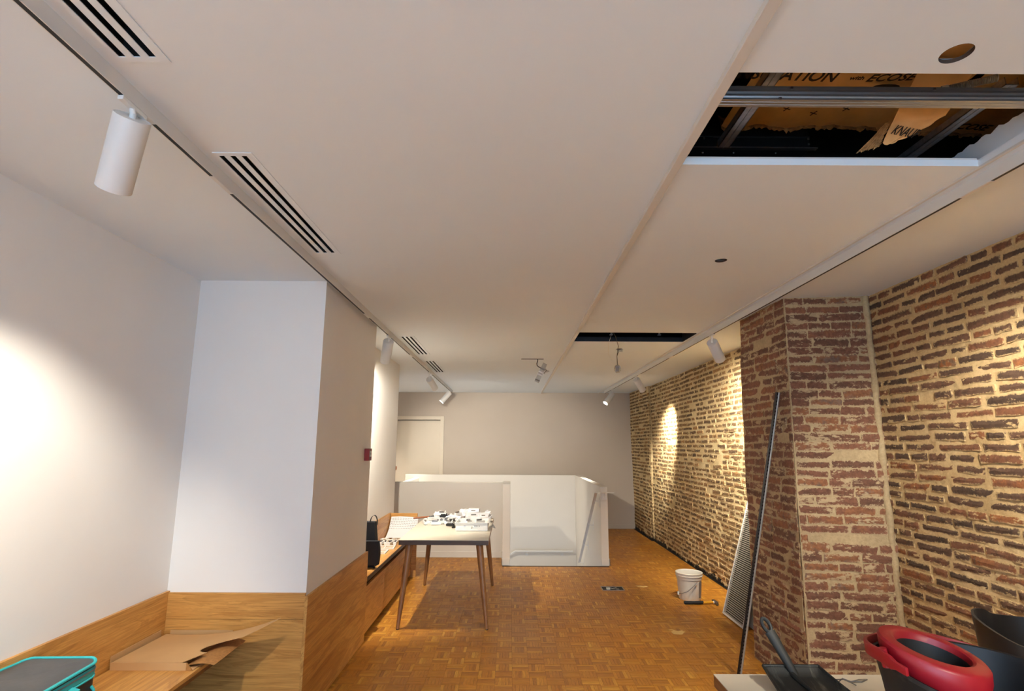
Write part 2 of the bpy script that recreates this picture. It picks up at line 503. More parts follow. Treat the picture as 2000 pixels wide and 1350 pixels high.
# ---------------- stair well
stair = struct('floor_stairs', MB().box(-1.75, 1.245, 9.5, 10.95, -1.30, -1.25), 'paint_stair')
for k in range(6):
    obj('step', MB().box(0.0, 1.245, 7.9 + 0.27 * k, 7.9 + 0.27 * (k + 1) + 0.02, -0.19 * (k + 1) - 0.05, -0.19 * (k + 1)), 'leg_wood', stair)
def low_wall(name, x0, x1, y0, y1, zt, zb=-1.3):
    return struct(name, MB().box(x0, x1, y0, y1, zb, zt), 'paint_stair', bevel=0.004)
low_wall('wall_stair_front', -1.745, -0.102, 8.42, 8.52, 1.058)
low_wall('wall_stair_return', -0.102, 0.002, 7.9, 8.52, 1.075)
low_wall('wall_stair_side', 1.245, 1.347, 7.9, 10.98, 1.04)
low_wall('wall_stair_back', -2.02, 1.245, 10.90, 10.98, 1.04)
low_wall('wall_stair_end', -1.85, -1.75, 8.55, 10.9, 0.98)
struct('baseboard_stair_front', MB().box(-1.745, -0.115, 8.408, 8.42, 0, 0.082), 'paint_stair', bevel=0.003)
struct('baseboard_stair_return', MB().box(-0.114, 0.002, 7.888, 7.90, 0, 0.085).box(-0.114, -0.102, 7.888, 8.42, 0, 0.085), 'paint_stair', bevel=0.003)
struct('baseboard_stair_side', MB().box(1.245, 1.36, 7.888, 7.90, 0, 0.085).box(1.347, 1.36, 7.888, 10.98, 0, 0.085), 'paint_stair', bevel=0.003)

# ---------------- plastered walls
wl = struct('wall_left', MB().box(XL - 0.15, XL, -2.6, YC0 + 0.3, -0.05, ZC + 0.02), 'paint_white')
wc = struct('wall_column', MB().box(XL - 0.1, XCOL, YC0, YC1, -0.05, ZC + 0.02), 'paint_white')
wr = struct('wall_recess', MB().box(XL - 0.1, XREC, YC1 - 0.05, YREC, -0.05, ZC + 0.02), 'paint_white')
struct('wall_left_back', MB().box(-3.3, -3.15, YREC - 0.3, YFAR + 0.1, -0.05, ZC + 0.02).box(-3.3, XL, YREC - 0.3, YREC - 0.1, -0.05, ZC + 0.02), 'paint_white')
wf = struct('wall_far', MB().box(-3.2, -2.34, YFAR, YFAR + 0.15, -0.05, ZC + 0.02).box(-1.41, 2.7, YFAR, YFAR + 0.15, -0.05, ZC + 0.02).box(-2.34, -1.41, YFAR, YFAR + 0.15, 2.10, ZC + 0.02).box(-2.34, -1.41, YFAR + .08, YFAR + 0.15, -.05, 2.10), 'paint_beige')  # last box is unseen backing added to stop light leaking round the door
struct('baseboard_far', MB().box(1.0, 2.42, YFAR - 0.013, YFAR, 0, 0.085), 'paint_beige', bevel=0.003)
# shop-front wall behind the camera with its window opening
struct('wall_back', MB().box(-2.2, -1.6, -2.65, -2.5, -0.05, ZC + 0.02).box(2.0, 2.75, -2.65, -2.5, -0.05, ZC + 0.02).box(-1.6, 2.0, -2.65, -2.5, 2.5, ZC + 0.02).box(-1.6, 2.0, -2.65, -2.5, -0.05, 0.35), 'paint_white')
wf1 = MB().box(-1.6, -1.54, -2.62, -2.54, .35, 2.5).box(1.94, 2.0, -2.62, -2.54, .35, 2.5).box(-1.54, 1.94, -2.62, -2.54, 2.44, 2.5).box(-1.54, 1.94, -2.62, -2.54, .35, .41).box(.17, .23, -2.62, -2.54, .41, 2.44)
win = struct('window_1', wf1, 'steel_dark')
# door in the far wall
dr = struct('door_1', MB().box(-2.33, -1.42, YFAR + 0.02, YFAR + 0.06, 0.0, 2.086), 'door_paint', bevel=0.003)
obj('door_frame', MB().box(-1.42, -1.345, YFAR - 0.020, YFAR + 0.06, 0.0, 2.175).box(-2.41, -2.33, YFAR - 0.020, YFAR + 0.06, 0.0, 2.175).box(-2.33, -1.42, YFAR - 0.020, YFAR + 0.06, 2.10, 2.175), 'door_paint', dr, bevel=0.003)
esc = obj('handle_plate', MB().lathe([(0.0, 0), (0.016, 0), (0.016, 0.006), (0.0, 0.006)], (0, 0, 0), 20, 1.0, 2.6), 'brown', dr)
esc.matrix_basis = Matrix.Translation((-2.285, YFAR + 0.019, 1.14)) @ Matrix.Rotation(math.radians(90), 4, 'X')

# oak cladding on walls and column
obj('cladding_panel', MB().box(XL, XL + 0.018, -1.0, YC0 - 0.0005, 0.0, 0.735), 'oak_y', wl, bevel=0.0015)
obj('cladding_panel', MB().box(XL + 0.018, XCOL + 0.0005, YC0 - 0.018, YC0, 0.582, 0.727), 'oak_x', wc, bevel=0.0015)
obj('cladding_panel', MB().box(XL + 0.018, XCOL + 0.0005, YC0 - 0.018, YC0, 0.0, 0.5805), 'oak_x', wc, bevel=0.0015)
obj('cladding_panel', MB().box(XCOL, XCOL + 0.018, YC0 - 0.018, YC1 + 0.02, 0.004, 0.710), 'oak_y', wc, bevel=0.0015)
obj('shadow_gap', MB().box(XCOL, XCOL + 0.010, YC0, YC1, 0.0, 0.004), 'black', wc)
obj('cladding_panel', MB().box(XREC, XREC + 0.015, YC1, 7.178, 0.51, 0.765), 'oak_y', wr, bevel=0.0015)

# ---------------- ceiling with its cut-outs
VENT_X = (-1.108, -0.962)
VENTS = [(0.30, 1.395), (1.885, 2.985), (5.38, 6.50), (7.00, 8.12)]
OP1 = (0.645, 1.785, 1.425, 1.955)
OP2 = (0.645, 1.780, 5.150, 5.620)
SLOT = (0.129, 0.408, 6.795, 6.840)
ROUND = [(1.214, 1.343, 0.040), (1.214, 3.063, 0.034), (1.205, 6.055, 0.034)]
rects = [(VENT_X[0] + 0.012, VENT_X[1] - 0.012, a + 0.012, b - 0.012) for a, b in VENTS] + [OP1, OP2, SLOT]
sq = [(x - r - .012, x + r + .012, y - r - .012, y + r + .012) for x, y, r in ROUND]
X0, X1, Y0, Y1 = -3.25, 2.75, -2.6, YFAR + 0.1
xs = sorted(set([X0, X1] + [q for r in rects + sq for q in r[:2]]))
ys = sorted(set([Y0, Y1] + [q for r in rects + sq for q in r[2:]]))
def hole_at(x, y):
    return any(r[0] < x < r[1] and r[2] < y < r[3] for r in rects)
def round_at(x, y):
    for k, r in enumerate(sq):
        if r[0] < x < r[1] and r[2] < y < r[3]: return k
    return None
TH = 0.026
cl = MB()
for i in range(len(xs) - 1):
    for j in range(len(ys) - 1):
        a, b, c, d = xs[i], xs[i + 1], ys[j], ys[j + 1]
        mx, my = (a + b) / 2, (c + d) / 2
        if hole_at(mx, my): continue
        if round_at(mx, my) is not None: continue
        cl.add([(a, c, ZC), (b, c, ZC), (b, d, ZC), (a, d, ZC)], [(0, 3, 2, 1)])
        cl.add([(a, c, ZC + TH), (b, c, ZC + TH), (b, d, ZC + TH), (a, d, ZC + TH)], [(0, 1, 2, 3)])
        for (px, py), (qx, qy), nx, ny in (((a, c), (b, c), mx, c - 1e-4), ((b, c), (b, d), b + 1e-4, my), ((b, d), (a, d), mx, d + 1e-4), ((a, d), (a, c), a - 1e-4, my)):
            if hole_at(nx, ny):
                cl.add([(px, py, ZC), (qx, qy, ZC), (qx, qy, ZC + TH), (px, py, ZC + TH)], [(0, 1, 2, 3)])
for (x, y, r), s in zip(ROUND, sq):
    n = 32
    for z, fl_ in ((ZC, True), (ZC + 0.011, False)):
        ring, outer = [], []
        for k in range(n):
            an = 2 * math.pi * k / n + math.pi / 4
            c_, s_ = math.cos(an), math.sin(an)
            m_ = (s[1] - s[0]) / 2 / max(abs(c_), abs(s_))
            ring.append((x + r * c_, y + r * s_, z)); outer.append((x + m_ * c_, y + m_ * s_, z))
        fs2 = [(k, (k + 1) % n, n + (k + 1) % n, n + k) for k in range(n)]
        cl.add(ring + outer, fs2 if fl_ else [f[::-1] for f in fs2])
ceil = struct('ceiling', cl, 'ceiling_paint')
for x, y, r in ROUND:
    obj('cut_edge', MB().lathe([(r - .0005, ZC - .0003), (r - .0005, ZC + 0.012)], (x, y, 0), 32), 'board_core', ceil)
# the space above the plasterboard
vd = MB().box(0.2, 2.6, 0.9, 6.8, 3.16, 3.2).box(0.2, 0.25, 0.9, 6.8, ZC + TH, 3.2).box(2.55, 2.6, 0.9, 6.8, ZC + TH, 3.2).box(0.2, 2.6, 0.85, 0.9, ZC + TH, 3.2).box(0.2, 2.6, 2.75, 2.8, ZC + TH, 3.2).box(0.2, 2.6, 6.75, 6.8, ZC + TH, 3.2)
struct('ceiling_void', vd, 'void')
struct('ceiling_void_slot', MB().box(SLOT[0] - .02, SLOT[1] + .02, SLOT[2] - .02, SLOT[3] + .02, ZC + 0.12, ZC + 0.13), 'black')
# joint profiles
struct('trim_1', MB().box(0.606, 0.640, -2.4, YFAR, ZC - 0.020, ZC + 0.001), 'trim_metal', bevel=0.002)
struct('trim_2', MB().box(1.785, 1.800, -2.4, YFAR, ZC - 0.008, ZC + 0.001), 'trim_metal', bevel=0.0015)
# edges of the openings
struct('trim_3', MB().box(0.645, 1.785, 1.957, 1.975, ZC + 0.0005, ZC + 0.034), 'white_metal')
rag = MB()
rgr = random.Random(5)
npt = 60
top = [ZC + 0.115 + 0.012 * noise.noise((k * 0.55, 0, 3)) + rgr.uniform(-0.003, 0.003) for k in range(npt + 1)]
yy = [1.30 + (2.45 - 1.30) * k / npt for k in range(npt + 1)]
rag.loft([[(1.812, yy[k], ZC + 0.03), (1.824, yy[k], ZC + 0.03), (1.824, yy[k], top[k]), (1.812, yy[k], top[k])] for k in range(npt + 1)])
struct('trim_4', rag, 'ceiling_paint')
struct('trim_5', MB().box(0.645, 1.780, 5.612, 5.6198, ZC + 0.002, ZC + 0.05).box(1.772, 1.779, 5.20, 5.612, ZC + 0.002, ZC + 0.2), 'duct_black')
struct('slot_shade_lining', MB().box(SLOT[0], SLOT[0] + .002, SLOT[2], SLOT[3], ZC - .001, ZC + .12).box(SLOT[1] - .002, SLOT[1], SLOT[2], SLOT[3], ZC - .001, ZC + .12).box(SLOT[0], SLOT[1], SLOT[2], SLOT[2] + .002, ZC - .001, ZC + .12).box(SLOT[0], SLOT[1], SLOT[3] - .002, SLOT[3], ZC - .001, ZC + .12), 'black')  # black lining added so the slot reads dark, shade put into its colour

# ---------------- brick walls
def brick_variant(seed):
    rg = random.Random(seed)
    nu, nv = 5, 2
    vs_, fs_, uvs = [], [], []
    idx = {}
    for j in range(nv + 1):
        for i in range(nu + 1):
            u, v = i / nu - .5, j / nv - .5
            edge = i in (0, nu) or j in (0, nv)
            ju = rg.uniform(-.02, .02); jv = rg.uniform(-.09, .09)
            if i in (0, nu): ju = rg.uniform(0, .035) * (1 if i == 0 else -1)
            if j in (0, nv): jv = rg.uniform(-.07, .12) * (1 if j == 0 else -1)
            if edge and i in (0, nu) and j in (0, nv): ju *= 1.8
            w = rg.uniform(-.0015, .003) if not edge else rg.uniform(-.005, -.001)
            idx[(i, j)] = len(vs_); vs_.append((u + ju, v + jv, w))
    def uvp(k): return (vs_[k][0] + .5, vs_[k][1] + .5)
    for j in range(nv):
        for i in range(nu):
            f = (idx[(i, j)], idx[(i + 1, j)], idx[(i + 1, j + 1)], idx[(i, j + 1)])
            fs_.append(f); uvs += [uvp(k) for k in f]
    loop = [(i, 0) for i in range(nu)] + [(nu, j) for j in range(nv)] + [(i, nv) for i in range(nu, 0, -1)] + [(0, j) for j in range(nv, 0, -1)]
    base = len(vs_)
    for q in loop:
        p = vs_[idx[q]]; vs_.append((p[0], p[1], -0.03))
    n = len(loop)
    for k in range(n):
        a, b = idx[loop[k]], idx[loop[(k + 1) % n]]
        f = (a, base + k, base + (k + 1) % n, b)
        fs_.append(f); uvs += [uvp(i) for i in f]
    return vs_, fs_, uvs
BV = [brick_variant(100 + k) for k in range(24)]
_bm = {}
def brick_mesh(k, mat):
    key = (k, mat)
    if key not in _bm:
        _bm[key] = mesh_uv('brick', *BV[k], M[mat])
    return _bm[key]

def patch_pos(q, u, v):
    A, B, C_, D = q
    return (A * (1 - u) + B * u) * (1 - v) + (D * (1 - u) + C_ * u) * v

def brick_patch(quad, course, joint, lens, seed, wave=0.010, proud=(-0.001, 0.006), skip=0.03, tilt=0.0):
    """returns the brick list (matrix, variant) and the mortar surface of one face"""
    q = [V(p) for p in quad]
    W = ((q[1] - q[0]).length + (q[2] - q[3]).length) / 2
    Hh = ((q[3] - q[0]).length + (q[2] - q[1]).length) / 2
    nrm = (q[1] - q[0]).cross(q[3] - q[0]).normalized()
    rg = random.Random(seed)
    def low(u, v):
        return wave * (noise.noise((u * W * 1.7, v * Hh * 1.7, seed * 1.3)) + 0.6 * noise.noise((u * W * 4.3, v * Hh * 4.3, seed * 2.1)))
    out = []
    nc = round(Hh / course)
    course = Hh / nc
    for j in range(nc):
        x = rg.uniform(-0.12, 0.0)
        while x < W:
            L = rg.choice(lens) * rg.uniform(0.9, 1.1)
            h = (course - joint) * rg.uniform(0.78, 1.16)
            u = (x + L / 2) / W
            yv = (j + 0.5) * course + tilt * (x - W / 2) + 0.006 * noise.noise((x * 2.2, j * 0.7, seed))
            a, b = x, x + L
            x += L + joint * rg.uniform(0.45, 1.15)
            a, b = max(a, 0.004), min(b, W - 0.004)
            if b - a < 0.04 or rg.random() < skip: continue
            L = b - a; u = (a + b) / 2 / W
            v = yv / Hh
            if v * Hh - h / 2 < -0.004 or v * Hh + h / 2 > Hh + 0.006: continue
            e = 1e-3
            p = patch_pos(q, u, v)
            du = (patch_pos(q, u + e, v) - p).normalized()
            dv = (patch_pos(q, u, v + e) - p).normalized()
            n_ = du.cross(dv).normalized()
            r = rg.gauss(0, 0.024)
            du, dv = du * math.cos(r) + dv * math.sin(r), dv * math.cos(r) - du * math.sin(r)
            p = p + n_ * (low(u, v) + rg.uniform(*proud))
            m = Matrix(((du.x * L, dv.x * h, n_.x, p.x), (du.y * L, dv.y * h, n_.y, p.y), (du.z * L, dv.z * h, n_.z, p.z), (0, 0, 0, 1)))
            out.append((m, rg.randrange(len(BV)), p))
    return out, (q, W, Hh, nrm, low, seed)

def mortar_surface(mb, info, res, fine=0.004):
    q, W, Hh, nrm, low, seed = info
    def fn(u, v):
        p = patch_pos(q, u, v)
        f = fine * noise.noise((u * W * 19, v * Hh * 19, seed)) + fine * 0.6 * noise.noise((u * W * 47, v * Hh * 47, seed + 3))
        return p + nrm * (low(u, v) + f)
    mb.grid(fn, max(2, int(W / res)), max(2, int(Hh / res)))

def emit_bricks(parent, bricks, mat, limit, key, field):
    bricks = sorted(bricks, key=key)
    for m, k, p in bricks[:limit]:
        o = bpy.data.objects.new('brick', brick_mesh(k, mat))
        o.matrix_basis = m
        link(o, parent)
    restb = bricks[limit:]
    if not restb: return
    vs_, fs_, uvs = [], [], []
    for m, k, p in restb:
        bv, bf, bu = BV[k]
        n0 = len(vs_)
        arr = np.array(bv) @ np.array(m)[:3, :3].T + np.array(m)[:3, 3]
        vs_ += arr.tolist()
        fs_ += [tuple(i + n0 for i in f) for f in bf]
        uvs += bu
    o = bpy.data.objects.new(field, mesh_uv(field, vs_, fs_, uvs, M[mat]))
    o['kind'] = 'stuff'
    link(o, parent)

# wall beside the camera
XB = 2.545
qn = ((XB, 3.90, 0), (XB, -2.5, 0), (XB, -2.5, ZC), (XB, 3.90, ZC))
# a nearer and a farther part share the frame, only the mortar resolution differs
bn, info = brick_patch(qn, 0.0605, 0.0145, (0.27, 0.25, 0.22, 0.14, 0.12, 0.30), 11, wave=0.010, proud=(0.003, 0.010), skip=0.03)
mb = MB()
qa = ((XB, 3.90, 0), (XB, 2.0, 0), (XB, 2.0, ZC), (XB, 3.90, ZC))
q_, W_, H_, n_, low_, sd_ = info
def sub_surface(mb, info, u0, u1, res, fine):
    q, W, Hh, nrm, low, seed = info
    def fn(s, v):
        u = u0 + (u1 - u0) * s
        p = patch_pos(q, u, v)
        f = fine * noise.noise((u * W * 19, v * Hh * 19, seed)) + fine * 0.6 * noise.noise((u * W * 47, v * Hh * 47, seed + 3))
        return p + nrm * (low(u, v) + f)
    mb.grid(fn, int(W * (u1 - u0) / res), int(Hh / res))
sub_surface(mb, info, 0.0, 1.9 / 6.4, 0.011, 0.004)
sub_surface(mb, info, 1.9 / 6.4, 1.0, 0.05, 0.004)
mb.box(XB + 0.03, XB + 0.2, -2.5, 3.9, -0.05, ZC + 0.02)
wn = struct('wall_right', mb, 'mortar_near', smooth=True)
emit_bricks(wn, bn, 'brick_near', 300, lambda b: (0 if 2.35 < b[2].y < 3.83 else 1, -b[2].y if b[2].y < 3.83 else 9), 'brick_field')

# pier
PA, PB_ = V((1.937, 3.886, 0)), V((2.60, 3.80, 0))
PAt, PBt = V((1.976, 3.886, ZC)), V((2.60, 3.80, ZC))
PC, PCt = V((1.899, 4.62, 0)), V((1.950, 4.62, ZC))
mb = MB()
bp1, i1 = brick_patch((PA, PB_, PBt, PAt), 0.0605, 0.0025, (0.31, 0.28, 0.26, 0.15, 0.22), 21, wave=0.006, proud=(0.004, 0.007), skip=0.015)
bp2, i2 = brick_patch((PC, PA, PAt, PCt), 0.0605, 0.0025, (0.31, 0.27, 0.15, 0.21), 22, wave=0.014, proud=(0.004, 0.007), skip=0.015)
# the band of plain mortar across the pier front
bp1 = [b for b in bp1 if not (0.945 < b[2].z < 1.03 and b[2].x > 2.0)]
mortar_surface(mb, i1, 0.010, 0.0022)
mortar_surface(mb, i2, 0.010, 0.0022)
mb.hexa([(1.93, 3.91, -.05), (2.6, 3.83, -.05), (2.6, 4.60, -.05), (1.93, 4.60, -.05)], [(1.985, 3.91, ZC + .02), (2.6, 3.83, ZC + .02), (2.6, 4.60, ZC + .02), (1.985, 4.60, ZC + .02)])
wp = struct('wall_pier', mb, 'mortar_pier', smooth=True)
emit_bricks(wp, bp1 + bp2, 'brick_pier', 300, lambda b: b[2].z * 0 + (b[2] - V((0, 0, 1.6))).length, 'brick_field')
# mortar fillet in the inner corner
fil = MB()
rgf = random.Random(9)
pts = [(2.520 + 0.015 * noise.noise((k * .5, 1, 1)), 3.815 + .006 * noise.noise((k * .4, 4, 1)), ZC * k / 40) for k in range(41)]
fil.tube(pts, [0.022 + 0.020 * noise.noise((k * .75, 2, 2)) for k in range(41)], 10)
obj('mortar_fillet', fil, 'mortar_pier', wp, smooth=True)

# long wall beyond the pier, with its step near the end
XF1, XF2, YST = 2.49, 2.455, 9.9
qf1 = ((XF1, YST, 0), (XF1, 4.5, 0), (XF1 + .02, 4.5, ZC), (XF1 + .02, YST, ZC))
qf2 = ((XF2, YFAR, 0), (XF2, YST - 0.02, 0), (XF2, YST - 0.02, ZC), (XF2 - .03, YFAR, ZC))
bf1, j1 = brick_patch(qf1, 0.0605, 0.015, (0.27, 0.25, 0.22, 0.13, 0.14, 0.12), 31, wave=0.014, proud=(0.003, 0.011), skip=0.04, tilt=0.0)
bf2, j2 = brick_patch(qf2, 0.0605, 0.015, (0.27, 0.25, 0.22, 0.13), 32, wave=0.010, proud=(0.003, 0.010), skip=0.03)
mb = MB()
mortar_surface(mb, j1, 0.016, 0.0045)
mortar_surface(mb, j2, 0.022, 0.004)
mb.box(XF1 + 0.04, XF1 + 0.2, 4.4, YFAR + 0.1, -0.05, ZC + 0.02).box(XF2 + 0.012, XF1 + 0.1, YST, YFAR + 0.1, -0.05, ZC + 0.02)
wq = struct('wall_right_back', mb, 'mortar_far', smooth=True)
emit_bricks(wq, bf1 + bf2, 'brick_far', 300, lambda b: b[2].y if b[2].y > 5.85 else b[2].y + 50, 'brick_field')
struct('trim_6', MB().box(XF1 - 0.03, XF1 + 0.05, 4.65, YST, -0.02, 0.004).box(XF2 - 0.03, XF2 + 0.05, YST, YFAR, -0.02, 0.004), 'black')

# ================================================================== CEILING FITTINGS
def vent(y0, y1, label):
    x0, x1 = VENT_X
    t = thing('air_vent', label, 'air vent', ((x0 + x1) / 2, (y0 + y1) / 2, ZC), 'linear slot diffusers in the ceiling')
    fr = MB().box(x0, x1, y0, y0 + 0.022, ZC - 0.003, ZC - 0.0006).box(x0, x1, y1 - 0.022, y1, ZC - 0.003, ZC - 0.0006)
    fr.box(x0, x0 + 0.014, y0 + 0.022, y1 - 0.022, ZC - 0.003, ZC - 0.0006).box(x1 - 0.028, x1, y0 + 0.022, y1 - 0.022, ZC - 0.003, ZC - 0.0006)
    obj('frame', fr, 'ceiling_paint', t)
    a, b = x0 + 0.014, x1 - 0.028
    w = (b - a - 3 * 0.020) / 2
    for k in range(2):
        s = a + 0.020 * (k + 1) + w * k
        obj('slat', MB().box(s, s + w, y0 + 0.022, y1 - 0.022, ZC - 0.003, ZC - 0.0006), 'ceiling_paint', t)
    bx = MB().box(x0 + .013, x1 - .013, y0 + .013, y1 - .013, ZC + 0.10, ZC + 0.11)
    for r in ((x0 + .012, x0 + .016, y0 + .013, y1 - .013), (x1 - .016, x1 - .012, y0 + .013, y1 - .013), (x0 + .013, x1 - .013, y0 + .012, y0 + .016), (x0 + .013, x1 - .013, y1 - .016, y1 - .012)):
        bx.box(*r, ZC + 0.0002, ZC + 0.11)
    obj('plenum_box', bx, 'black', t)
    return t
vent(*VENTS[0], 'slotted ceiling vent cut by the picture edge, above the big spotlight')
vent(*VENTS[1], 'long slotted ceiling vent between the big spotlight and the white column')
vent(*VENTS[2], 'slotted ceiling vent just past the column, longer of the far pair')
vent(*VENTS[3], 'small slotted ceiling vent closest to the beige far wall')

def track(x, label, joints):
    t = thing('track_rail', label, 'light track', (x, 4.0, ZC), 'ceiling lighting tracks')
    w, h = 0.0095, 0.050
    b = MB()
    b.box(x - w, x - w + 0.0025, -2.3, 10.9, ZC - h, ZC).box(x + w - 0.0025, x + w, -2.3, 10.9, ZC - h, ZC).box(x - w + .003, x + w - .003, -2.3, 10.9, ZC - 0.02, ZC)
    obj('body', b, 'white_metal', t)
    obj('slot_channel', MB().box(x - w + .0025, x + w - .0025, -2.3, 10.9, ZC - 0.0494, ZC - 0.02), 'black', t)
    for y in joints:
        obj('joint_cover', MB().box(x - w + .002, x + w - .002, y - 0.075, y + 0.075, ZC - h - 0.001, ZC - h + 0.001), 'white_metal', t)
    return t
XT1, XT2 = -1.152, 1.848
track(XT1, 'white lighting track running past the slotted vents and the white column', (1.55, 2.05, 4.30, 6.3, 7.95))
track(XT2, 'white lighting track running above the brick pier', (2.05, 6.3, 7.9))

def spotlight(T, d, L, D, label, power, size, blend, gl=9.0, track_x=None, soft=0.045, lamp=True):
    T, d = V(T), V(d).normalized()
    zax = -d
    xax = zax.orthogonal().normalized() if abs(zax.z) > 0.999 else V((0, 0, 1)).cross(zax).normalized()
    yax = zax.cross(xax)
    rot = Matrix((xax, yax, zax)).transposed()
    t = thing('track_spotlight', label, 'spotlight', T, 'white cylinder track spotlights', rot)
    P = lambda x, y, z: T + xax * x + yax * y + zax * z
    def lathe(prof, n=32, **kw):
        m = MB()
        m.loft([[P(r * math.cos(2 * math.pi * k / n), r * math.sin(2 * math.pi * k / n), z) for k in range(n)] for r, z in prof], kw.get('c0', False), kw.get('c1', False))
        return m
    R = D / 2
    obj('body', lathe([(R * .90, -.004), (R * .975, -.001), (R, -.004), (R, -L), (R * .93, -L - .001), (R * .88, -L + .03)]), 'white_metal', t, smooth=True)
    obj('back_cap', lathe([(R * .905, -.006), (R * .90, -.003), (0.001, -.003)], c0=True), 'white_metal', t, smooth=True)
    obj('lens', lathe([(R * .875, -L + .022), (R * .5, -L + .020), (0.001, -L + .020)]), 'lens_on', t, smooth=True)
    # stem and track adapter, in world directions
    top = V((track_x, T.y - d.y * 0.01, ZC - 0.060))
    neck = P(0, 0, -0.002)
    obj('stem', MB().tube([neck - zax * 0.01, neck + zax * 0.012, (neck + top) / 2 + V((0, 0, .004)), top + V((0, 0, -.002)), top + V((0, 0, .004))], 0.009, 12), 'white_plastic', t, smooth=True)
    obj('track_adapter', MB().box(track_x - .0085, track_x + .0085, top.y - 0.055, top.y + 0.055, ZC - 0.064, ZC - 0.0515), 'white_plastic', t, bevel=0.002)
    if lamp:
        ld = bpy.data.lights.new('spot_lamp', 'SPOT')
        ld.energy = power; ld.color = WARM; ld.spot_size = math.radians(size); ld.spot_blend = blend; ld.shadow_soft_size = soft
        lo = bpy.data.objects.new('spot_lamp', ld)
        lo.matrix_basis = Matrix.Translation((0, 0, -L - 0.002))
        link(lo, t, WM[t.name])
    return t
SP = SPOT_W
spotlight((-1.152, 1.531, 2.575), (-.443, .428, -.788), .235, .10, 'big white cylinder spotlight between the two long vents', SP * 0.50, 74, .75, track_x=XT1)
spotlight((-1.152, 5.119, 2.562), (-.246, .608, -.755), .235, .098, 'white cylinder spotlight lighting the oak bench recess', SP * 0.87, 116, .5, track_x=XT1, soft=0.028)
spotlight((-1.152, 7.766, 2.515), (.243, .849, -.469), .235, .098, 'white cylinder spotlight pointing at the beige far wall', SP * 0.85, 86, .6, track_x=XT1)
spotlight((-1.152, 10.45, 2.575), (-.637, -.159, -.755), .235, .098, 'white cylinder spotlight at the far end, tilted towards the door', SP * 0.8, 92, .6, track_x=XT1)
spotlight((1.848, 4.993, 2.545), (.513, .612, -.602), .235, .098, 'white cylinder spotlight beside the red brick pier', SP * 1.8, 100, .9, track_x=XT2)
spotlight((1.848, 8.10, 2.565), (.52, .578, -.629), .235, .098, 'middle white spotlight aimed at the long brick wall', SP * 1.8, 56, .95, track_x=XT2)
spotlight((1.848, 10.031, 2.528), (-.611, -.272, -.743), .235, .098, 'white spotlight with its glowing lens visible, over the stair', SP * 0.7, 72, .6, track_x=XT2)
# tracks run on out of view; the last three spots are added fill light
spotlight((1.848, 1.75, 2.56), (.42, .50, -.76), .235, .098, 'white cylinder spotlight out of view lighting the nearby brick wall', SP * 0.66, 104, .7, track_x=XT2)
spotlight((1.848, 0.40, 2.56), (-1.65, 4.2, -2.5), .235, .098, 'added white cylinder spotlight out of view, brightening the parquet', SP * 1.35, 40, 1.0, track_x=XT2)
spotlight((-1.152, -0.6, 2.56), (-.35, .2, -.9), .235, .098, 'added white cylinder spotlight out of view, fill light near the shop window', SP * 1.5, 90, .7, track_x=XT1)
spotlight((1.848, -0.6, 2.56), (-.25, .35, -.9), .235, .098, 'added white cylinder spotlight out of view, fill light by the shop window', SP * 1.0, 90, .7, track_x=XT2)

# ---------------- devices hanging from the ceiling
def hanging_fitting():
    t = thing('hanging_fitting', 'white slim fitting dangling on a cable from the dark ceiling slot', 'light fitting', (0.34, 6.81, ZC))
    obj('cable', MB().tube([(0.335, 6.817, ZC + 0.06), (0.335, 6.815, 2.64), (0.322, 6.80, 2.60), (0.325, 6.79, 2.575), (0.345, 6.79, 2.557), (0.372, 6.79, 2.548)], 0.0055, 8), 'cable_dark', t, smooth=True)
    a, b = V((0.425, 6.79, 2.60)), V((0.318, 6.79, 2.37))
    ax = (b - a).normalized(); sx = V((0, 1, 0)).cross(ax).normalized()
    body = MB().obox((a + b) / 2, ax * (b - a).length / 2, sx * 0.028, (0, 0.012, 0))
    bd = obj('body', body, 'clear', t, bevel=0.003)
    for k, c in ((0.30, 'ink_grey'), (0.48, 'white_plastic'), (0.62, 'white_plastic'), (0.9, 'ink_grey')):
        p = a + (b - a) * k
        obj('clip_band', MB().obox(p, ax * 0.008, sx * 0.030, (0, 0.014, 0)), c, bd)
    p = a + (b - a) * 0.32 + sx * -0.05
    obj('spring_clip', MB().tube([p + V((-.005, 0, .03)), p + V((.0, 0, .0)), p + V((-.028, 0, -.03))], 0.004, 6).tube([p + V((0, 0, .008)), p + V((.04, 0, 0)), p + V((.005, 0, -.012))], 0.004, 6), 'cable_dark', t)
hanging_fitting()

